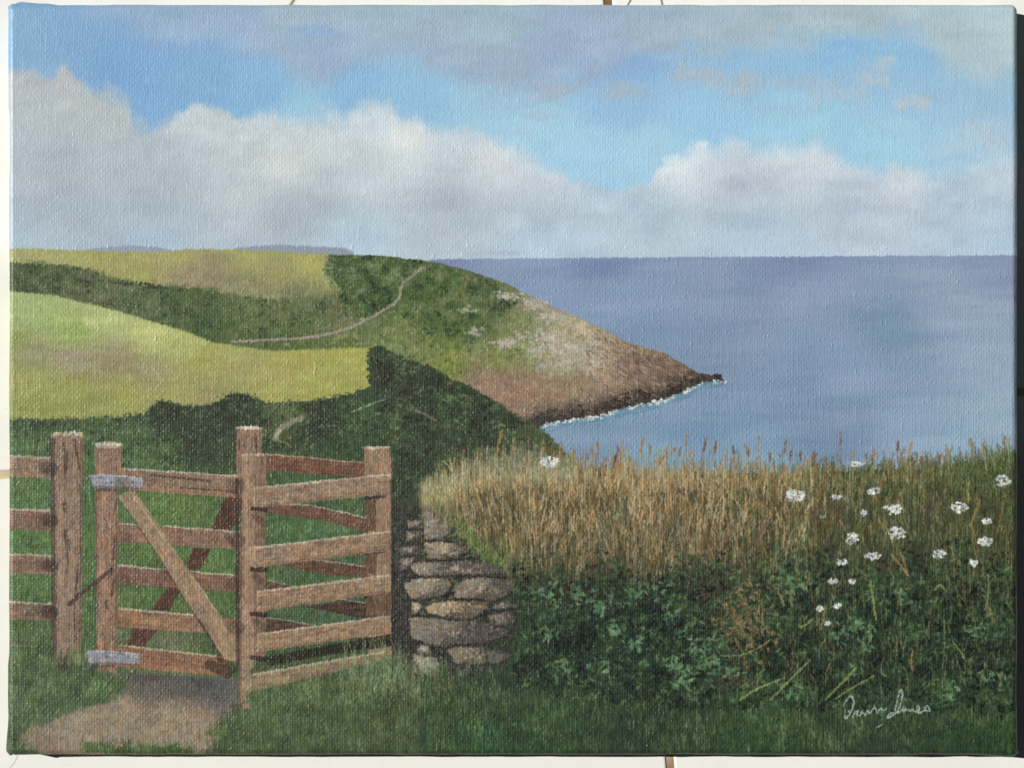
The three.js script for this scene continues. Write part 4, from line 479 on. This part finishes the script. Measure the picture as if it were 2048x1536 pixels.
// dry brush: the weave breaks every stroke up a little; then from picture values to pigment reflectance
const PIG = 0.86;
const toLin = new Float32Array(256), lin8 = (v) => { v /= 255; return v <= 0.04045 ? v / 12.92 : Math.pow((v + 0.055) / 1.055, 2.4); };
for (let i = 0; i < 256; i++) toLin[i] = lin8(i);
const toS = (l) => 255 * (l <= 0.0031308 ? l * 12.92 : 1.055 * Math.pow(l, 1 / 2.4) - 0.055);
const lut = new Uint8Array(256); for (let i = 0; i < 256; i++) lut[i] = Math.round(clamp(toS(Math.max(0, toLin[i] * PIG - 0.004)), 0, 255));
const paint = new Uint8Array(TW * TH * 4);
{
  const src = c.getImageData(0, 0, TW, TH).data;
  for (let y = 0; y < TH; y++) for (let x = 0; x < TW; x++) {
    const sx = clamp(Math.round(x + (vn(x / 2.6, y / 4.2) - 0.5) * 3.2), 1, TW - 2), sy = clamp(Math.round(y + (vn(x / 2.6 + 91, y / 3.4) - 0.5) * 3.2), 1, TH - 2);
    const i = (sy * TW + sx) * 4, o = ((TH - 1 - y) * TW + x) * 4, X1 = x + PX0, Y1 = y + PY0;
    // broken colour: in the land the brush leaves flecks of thinner and thicker pigment
    const ht = X1 < 600 ? farTop(X1) : headTop(X1), onHead = X1 < 1449 && Y1 > ht + 2 && Y1 < headBottom(Math.max(600, X1)), onTurf = X1 > 840 && Y1 > turfTop(X1) - 4, onScrub = Y1 > scrubTop(X1);
    const meadow = Y1 < fieldBottom(X1) && X1 < 748 && (Y1 > fieldTop(X1) || Y1 < 560), land = onTurf || onScrub ? 1 : onHead ? (meadow ? 0.38 : 0.75) : 0.1;
    const n1 = vn(x / 2.9, y / 4.6) - 0.5, n2 = vn(x / 7.5 + 31, y / 9) - 0.5, n3 = vn(x / 26 + 7, y / 22) - 0.5;
    const k = 1 + land * (0.22 * n1 + 0.16 * n2 + 0.08 * n3), h = land * (vn(x / 15 + 77, y / 13 + 9) - 0.5) * 0.07, grey = land > 0.2 ? (onHead && !onScrub && X1 > 930 ? 0.3 : onScrub && !onTurf ? 0.2 : 0.15) : 0, lift = onScrub && !onTurf && src[i + 1] > src[i] + 6 ? 7 : 0;
    const L0 = (src[i] * 0.3 + src[i + 1] * 0.6 + src[i + 2] * 0.1) * grey + lift * 0.6;
    for (let q = 0; q < 3; q++) {
      const v = (src[i + q] * 4 + src[i + q - 4] + src[i + q + 4] + src[i + q - TW * 4] + src[i + q + TW * 4]) / 8;
      paint[o + q] = lut[clamp((v * (1 - grey) + L0 + (q === 0 ? lift : 0)) * k * (q === 0 ? 1 + h : q === 2 ? 1 - h : 1), 0, 255) | 0];
    }
    paint[o + 3] = 255;
  }
}
const paintMap = new THREE.DataTexture(paint, TW, TH, THREE.RGBAFormat); paintMap.colorSpace = THREE.SRGBColorSpace;
paintMap.magFilter = paintMap.minFilter = THREE.LinearFilter; paintMap.wrapS = paintMap.wrapT = THREE.MirroredRepeatWrapping; paintMap.needsUpdate = true;
// relief: plain weave with uneven threads and slubs, under the ridges of the paint
const relief = new Float32Array(TW * TH);
{
  const PW = 5.05, PH = 5.7;
  for (let y = 0; y < TH; y++) for (let x = 0; x < TW; x++) {
    const u = (x + (vn(x / 60, y / 160) - 0.5) * 6 + (vn(x / 9, y / 40) - 0.5) * 1.6) / PW, v = (y + (vn(x / 160 + 7, y / 60) - 0.5) * 6 + (vn(x / 40, y / 9 + 5) - 0.5) * 1.6) / PH;
    const iu = Math.floor(u), iv = Math.floor(v), par = (iu + iv) & 1;
    const a = Math.sin(Math.PI * (u - iu)), b = Math.sin(Math.PI * (v - iv));
    const wu = 0.4 + 0.95 * hash(iu, Math.floor(iv / 9 + hash(iu, 3) * 9)), wv = 0.5 + 0.5 * hash(iv, Math.floor(iu / 12) + 900);
    const warp = a * (0.55 + 0.45 * (par ? b : -b)) * wu, weft = b * (0.4 + 0.4 * (par ? -a : a)) * wv;
    const body = 0.6 + 0.5 * sstep(420, 900, y);         // the sky is painted more thickly and fills the weave
    relief[(TH - 1 - y) * TW + x] = body * (0.46 * warp + 0.36 * weft) + 0.28 * vn(x / 3, y / 4) + 0.2 * vn(x / 13, y / 13);
  }
  rnd = mulberry(123);
  for (let i = 0; i < 3800; i++) {                     // slubs and crumbs of stiff paint
    const cx = rr(4, TW - 4), cy = rr(4, TH - 4), r = rr(0.8, 1.9), l = rr(1, 2.6), h = rr(0.2, 0.7) * (cy > TH - 480 ? 0.45 : 1);
    for (let y = Math.floor(cy - 7); y < cy + 7; y++) for (let x = Math.floor(cx - 4); x < cx + 5; x++) if (x >= 0 && y >= 0 && x < TW && y < TH) { const d = ((x - cx) / r) ** 2 + ((y - cy) / (r * l)) ** 2; relief[y * TW + x] += h * Math.exp(-d); }
  }
}
{
  rnd = mulberry(321);
  for (let i = 0; i < 2600; i++) {                     // hard little beads where paint caught on a knot of the weave
    const cx = rr(4, TW - 4), cy = rr(4, TH - 500), r = rr(0.75, 1.15), h = rr(0.5, 1.1);
    for (let y = Math.floor(cy - 4); y < cy + 5; y++) for (let x = Math.floor(cx - 4); x < cx + 5; x++) if (x >= 0 && y >= 0 && x < TW && y < TH) relief[y * TW + x] += h * Math.exp(-(((x - cx) / r) ** 2 + ((y - cy) / (r * 1.5)) ** 2));
  }
}
const reliefMap = new THREE.DataTexture(relief, TW, TH, THREE.RedFormat, THREE.FloatType);
reliefMap.magFilter = reliefMap.minFilter = THREE.LinearFilter; reliefMap.wrapS = reliefMap.wrapT = THREE.MirroredRepeatWrapping; reliefMap.needsUpdate = true;
const paintedLinen = new THREE.MeshPhysicalMaterial({ map: paintMap, bumpMap: reliefMap, bumpScale: 0.00022, roughness: 0.42, specularIntensity: 0.6 });

// ---------------------------------------------------------------- the painting as an object
const shadowed = (m) => { m.castShadow = m.receiveShadow = true; return m; };
const x0 = X(PX0), x1 = X(PX0 + TW), z0 = Z(PY0), z1 = Z(PY0 + TH), R = 0.0026;
const painting = new THREE.Group(); painting.name = 'canvas_painting';
painting.userData = { label: 'stretched canvas painting of a coastal gate, headland and sea lying on white tiles', category: 'painting' };
painting.position.set(0, 0, 0); scene.add(painting);
{
  // outline with rounded corners, a little uneven, each point with its outward direction
  const ring = [], edge = (ax, az, bx, bz, nx, nz, n) => { for (let i = 0; i <= n; i++) { const t = i / n; ring.push([ax + (bx - ax) * t, az + (bz - az) * t, nx, nz]); } };
  const corner = (cx, cz, a0) => { for (let i = 1; i < 7; i++) { const a = a0 + Math.PI / 2 * i / 7; ring.push([cx, cz, Math.cos(a), Math.sin(a)]); } };
  edge(x0 + R, z0 + R, x1 - R, z0 + R, 0, -1, 90); corner(x1 - R, z0 + R, -Math.PI / 2);
  edge(x1 - R, z0 + R, x1 - R, z1 - R, 1, 0, 70); corner(x1 - R, z1 - R, 0);
  edge(x1 - R, z1 - R, x0 + R, z1 - R, 0, 1, 90); corner(x0 + R, z1 - R, Math.PI / 2);
  edge(x0 + R, z1 - R, x0 + R, z0 + R, -1, 0, 70); corner(x0 + R, z0 + R, Math.PI);
  const prof = [[1, 0.0006, 1], [1, 0.006, 1], [1, THICK - R, 1]];
  for (let i = 1; i <= 7; i++) { const a = Math.PI / 2 * i / 7; prof.push([Math.cos(a), THICK - R + R * Math.sin(a), Math.cos(a)]); }
  const pos = [], nor = [], uv = [], idx = [], N = ring.length, UW = x1 - x0, UH = z1 - z0;
  prof.forEach(([d, y]) => ring.forEach(([cx, cz, nx, nz]) => {
    let wob = fbm(cx * 90 + 3, cz * 90 + nx * 5, 3) * 0.0006;
    if (nx < -0.3 && cz > z1 - 0.016) wob += 0.0009 * sstep(z1 - 0.016, z1 - 0.003, cz);
    if (nx < -0.3 && Math.abs(cz) < 0.11) wob -= 0.0005;
    if (nz > 0.3 && cx > x1 - 0.018) wob += 0.001 * sstep(x1 - 0.018, x1 - 0.004, cx);
    if (nz < -0.3 && cx < x0 + 0.02) wob += 0.0006;
    const x = cx + nx * (R + wob) * d, z = cz + nz * (R + wob) * d, drop = d === 1 ? THICK - R - y : 0;
    const up = Math.sqrt(Math.max(0, 1 - d * d)); pos.push(x, y, z); nor.push(nx * d, up, nz * d); uv.push((x - x0 + nx * drop) / UW, 1 - (z - z0 + nz * drop) / UH);
  }));
  for (let p = 0; p + 1 < prof.length; p++) for (let i = 0; i < N; i++) { const j = (i + 1) % N, a = p * N + i, b = p * N + j, e = a + N, f = b + N; idx.push(a, e, b, b, e, f); }
  const g = new THREE.BufferGeometry();
  // the face, a grid that sags by a hair between the bars
  const GX = 48, GZ = 36, base = pos.length / 3;
  for (let j = 0; j <= GZ; j++) for (let i = 0; i <= GX; i++) { const s = i / GX, t = j / GZ, x = x0 + R + (UW - 2 * R) * s, z = z0 + R + (UH - 2 * R) * t; pos.push(x, THICK - 0.0004 * Math.sin(Math.PI * s) * Math.sin(Math.PI * t), z); nor.push(0, 1, 0); uv.push((x - x0) / UW, 1 - (z - z0) / UH); }
  for (let j = 0; j < GZ; j++) for (let i = 0; i < GX; i++) { const a = base + j * (GX + 1) + i, b = a + 1, e = a + GX + 1, f = e + 1; idx.push(a, e, b, b, e, f); }
  g.setAttribute('position', new THREE.Float32BufferAttribute(pos, 3)); g.setAttribute('uv', new THREE.Float32BufferAttribute(uv, 2)); g.setAttribute('normal', new THREE.Float32BufferAttribute(nor, 3)); g.setIndex(idx);
  const cloth = shadowed(new THREE.Mesh(g, paintedLinen)); cloth.name = 'painted_canvas'; painting.add(cloth);
  // canvas folded over at the corners
  const fold = (ax, bx, zEdge, dir, out) => {
    const s = new THREE.Shape(); s.moveTo(0, 0); s.lineTo(bx - ax, 0); s.quadraticCurveTo((bx - ax) * 0.5, out * 0.5, (bx - ax) * 0.14, out); s.quadraticCurveTo(0, out * 0.8, 0, 0);
    const f = new THREE.ExtrudeGeometry(s, { depth: THICK - 0.0034, bevelEnabled: true, bevelThickness: 0.0004, bevelSize: 0.0003, bevelSegments: 2 });
    const p = f.attributes.position, q = f.attributes.uv;
    for (let i = 0; i < p.count; i++) { const lx = p.getX(i), ly = p.getY(i), lz = p.getZ(i); p.setXYZ(i, ax + lx, 0.001 + lz, zEdge + dir * (ly - 0.0003)); q.setXY(i, (ax + lx - x0) / UW, 1 - (zEdge - dir * (ly * 3 + (THICK - lz) * 0.6) - z0) / UH); }
    f.computeVertexNormals();
    const m = shadowed(new THREE.Mesh(f, foldMat)); m.name = 'corner_fold'; painting.add(m); return m;
  };
  const foldMat = paintedLinen.clone(); foldMat.side = THREE.DoubleSide;
  fold(x0 + 0.003, x0 + 0.019, z0, -1, 0.0013);
  fold(x1 - 0.003, x1 - 0.017, z1, 1, 0.0009);
  // stretcher bars under the cloth
  const wood = new THREE.MeshStandardMaterial({ color: new THREE.Color().setRGB(0.52, 0.36, 0.2), roughness: 0.8 });
  for (const [sx, sz, cx, cz] of [[UW - 0.006, 0.036, 0, z0 + 0.021], [UW - 0.006, 0.036, 0, z1 - 0.021], [0.036, UH - 0.08, x0 + 0.021, 0], [0.036, UH - 0.08, x1 - 0.021, 0]]) {
    const b = shadowed(new THREE.Mesh(new THREE.BoxGeometry(sx, 0.0155, sz), wood)); b.name = 'stretcher_bar'; b.position.set((x0 + x1) / 2 + (cx ? cx - (x0 + x1) / 2 : 0), 0.0078, cz || (z0 + z1) / 2); painting.add(b);
  }
}

// ---------------------------------------------------------------- white floor tiles, laid askew to the painting
const floor = new THREE.Group(); floor.name = 'floor'; floor.userData = { kind: 'structure', label: 'white glazed floor tiles with stained brown grout' }; scene.add(floor);
{
  const ang = Math.atan2(FZ(783) - FZ(950), FX(2048) - FX(0));           // tile rows climb to the right
  const ux = Math.cos(ang), uz = Math.sin(ang);
  // where the two visible joints cross
  const A = [FX(0), FZ(950.5)], B = [FX(1216.5), FZ(5)];
  const t = ((B[0] - A[0]) * ux + (B[1] - A[1]) * uz), O = [A[0] + ux * t, A[1] + uz * t];
  floor.position.set(O[0], 0, O[1]); floor.rotation.y = -ang;
  const TILE = 0.33, J = 0.0031, S = TILE + J, H = 0.008;
  const tileTexture = (seed, cracks) => {
    const M = 1024, cv = document.createElement('canvas'); cv.width = cv.height = M; const q = cv.getContext('2d'); rnd = mulberry(seed);
    const im = q.createImageData(M, M);
    for (let y = 0; y < M; y++) for (let x = 0; x < M; x++) { const i = (y * M + x) * 4, n = fbm(x / 90 + seed, y / 90, 4) * 7 + fbm(x / 9, y / 9 + seed, 2) * 3; im.data[i] = 229 + n; im.data[i + 1] = 228 + n; im.data[i + 2] = 222 + n * 1.2; im.data[i + 3] = 255; }
    q.putImageData(im, 0, 0); q.lineCap = 'round'; q.lineJoin = 'round';
    for (const [pts, w, col, al] of cracks) { q.globalAlpha = al; q.strokeStyle = col; q.lineWidth = w; q.beginPath(); pts.forEach((p, i) => i ? q.lineTo(p[0] * M, p[1] * M) : q.moveTo(p[0] * M, p[1] * M)); q.stroke(); }
    q.globalAlpha = 1;
    for (let i = 0; i < 60; i++) { q.fillStyle = `rgba(150,132,104,${rr(0.1, 0.35)})`; q.beginPath(); q.arc(rr(0, M), rr(0, M), rr(0.6, 2), 0, 7); q.fill(); }
    const tx = new THREE.CanvasTexture(cv); tx.colorSpace = THREE.SRGBColorSpace; tx.magFilter = THREE.LinearFilter; return tx;
  };
  // photograph pixel -> place within tile (i, j), 0..1 from its near-left corner
  const inTile = (i, j, px, py) => { const dx = FX(px) - O[0], dz = FZ(py) - O[1], a = dx * ux + dz * uz, b = -dx * uz + dz * ux; return [(a - i * S - J / 2) / TILE, (b - j * S - J / 2) / TILE]; };
  const T = (i, j, pts) => pts.map(([a, b]) => inTile(i, j, a, b));
  const cracks = {
    '-1,-1': [[T(-1, -1, [[596, -40], [590, -4], [584, 6], [578, 16], [560, 60]]), 6, '#b9ab90', 0.5], [T(-1, -1, [[596, -40], [590, -4], [584, 6], [578, 16], [560, 60]]), 2.6, '#7d7462', 0.9]],
    '0,-1': [[T(0, -1, [[1278, -40], [1264, -4], [1256, 10], [1240, 40]]), 2.2, '#6f6a60', 0.9], [T(0, -1, [[1314, -40], [1322, -4], [1325, 10], [1330, 40]]), 2.4, '#6f6a60', 0.9]],
    '-1,0': [[T(-1, 0, [[36, 1480], [35, 1512], [30, 1524], [18, 1538], [-20, 1570]]), 1.4, '#b5b3aa', 0.9]],
  };
  const plain = [tileTexture(301, []), tileTexture(302, [])], mats = new Map();
  const matOf = (i, j) => { const k = i + ',' + j, key = cracks[k] ? k : 'p' + ((i + j) & 1); if (!mats.has(key)) mats.set(key, new THREE.MeshPhysicalMaterial({ map: cracks[k] ? tileTexture(310 + i * 7 + j, cracks[k]) : plain[(i + j) & 1], roughness: 0.34, specularIntensity: 0.8 })); return mats.get(key); };
  const b = 0.0011, sh = new THREE.Shape(), h = TILE / 2 - b, r = 0.0012;
  sh.moveTo(-h + r, -h); sh.lineTo(h - r, -h); sh.quadraticCurveTo(h, -h, h, -h + r); sh.lineTo(h, h - r); sh.quadraticCurveTo(h, h, h - r, h); sh.lineTo(-h + r, h); sh.quadraticCurveTo(-h, h, -h, h - r); sh.lineTo(-h, -h + r); sh.quadraticCurveTo(-h, -h, -h + r, -h);
  const tg = new THREE.ExtrudeGeometry(sh, { depth: H - b, bevelEnabled: true, bevelThickness: b, bevelSize: b, bevelSegments: 3, curveSegments: 3 });
  tg.rotateX(-Math.PI / 2); tg.translate(0, -H, 0);
  const p = tg.attributes.position, q = tg.attributes.uv; for (let i = 0; i < p.count; i++) q.setXY(i, p.getX(i) / TILE + 0.5, 0.5 - p.getZ(i) / TILE);
  for (let i = -3; i < 3; i++) for (let j = -3; j < 3; j++) { const m = shadowed(new THREE.Mesh(tg, matOf(i, j))); m.name = 'tile'; m.position.set((i + 0.5) * S, 0, (j + 0.5) * S); floor.add(m); }
  // grout bed, sanded and stained
  const M = 1024, gd = new Uint8Array(M * M * 4);
  for (let y = 0; y < M; y++) for (let x = 0; x < M; x++) { const o = (y * M + x) * 4, st = sstep(0.1, 0.3, fbm(x / 22, y / 22, 4) + (Math.abs(x - M / 2) < 6 && y > M * 0.58 ? 0.4 : 0)), n = fbm(x / 3, y / 3, 2) * 60; gd[o] = 196 - 84 * st + n; gd[o + 1] = 180 - 96 * st + n; gd[o + 2] = 152 - 104 * st + n; gd[o + 3] = 255; }
  const gt = new THREE.DataTexture(gd, M, M); gt.colorSpace = THREE.SRGBColorSpace; gt.magFilter = THREE.LinearFilter; gt.needsUpdate = true;
  const bed = shadowed(new THREE.Mesh(new THREE.BoxGeometry(S * 6, 0.02, S * 6), new THREE.MeshStandardMaterial({ map: gt, bumpMap: gt, bumpScale: 0.0004, roughness: 0.95 }))); bed.name = 'grout'; bed.position.y = -0.0108; floor.add(bed);
}

renderer.render(scene, camera);
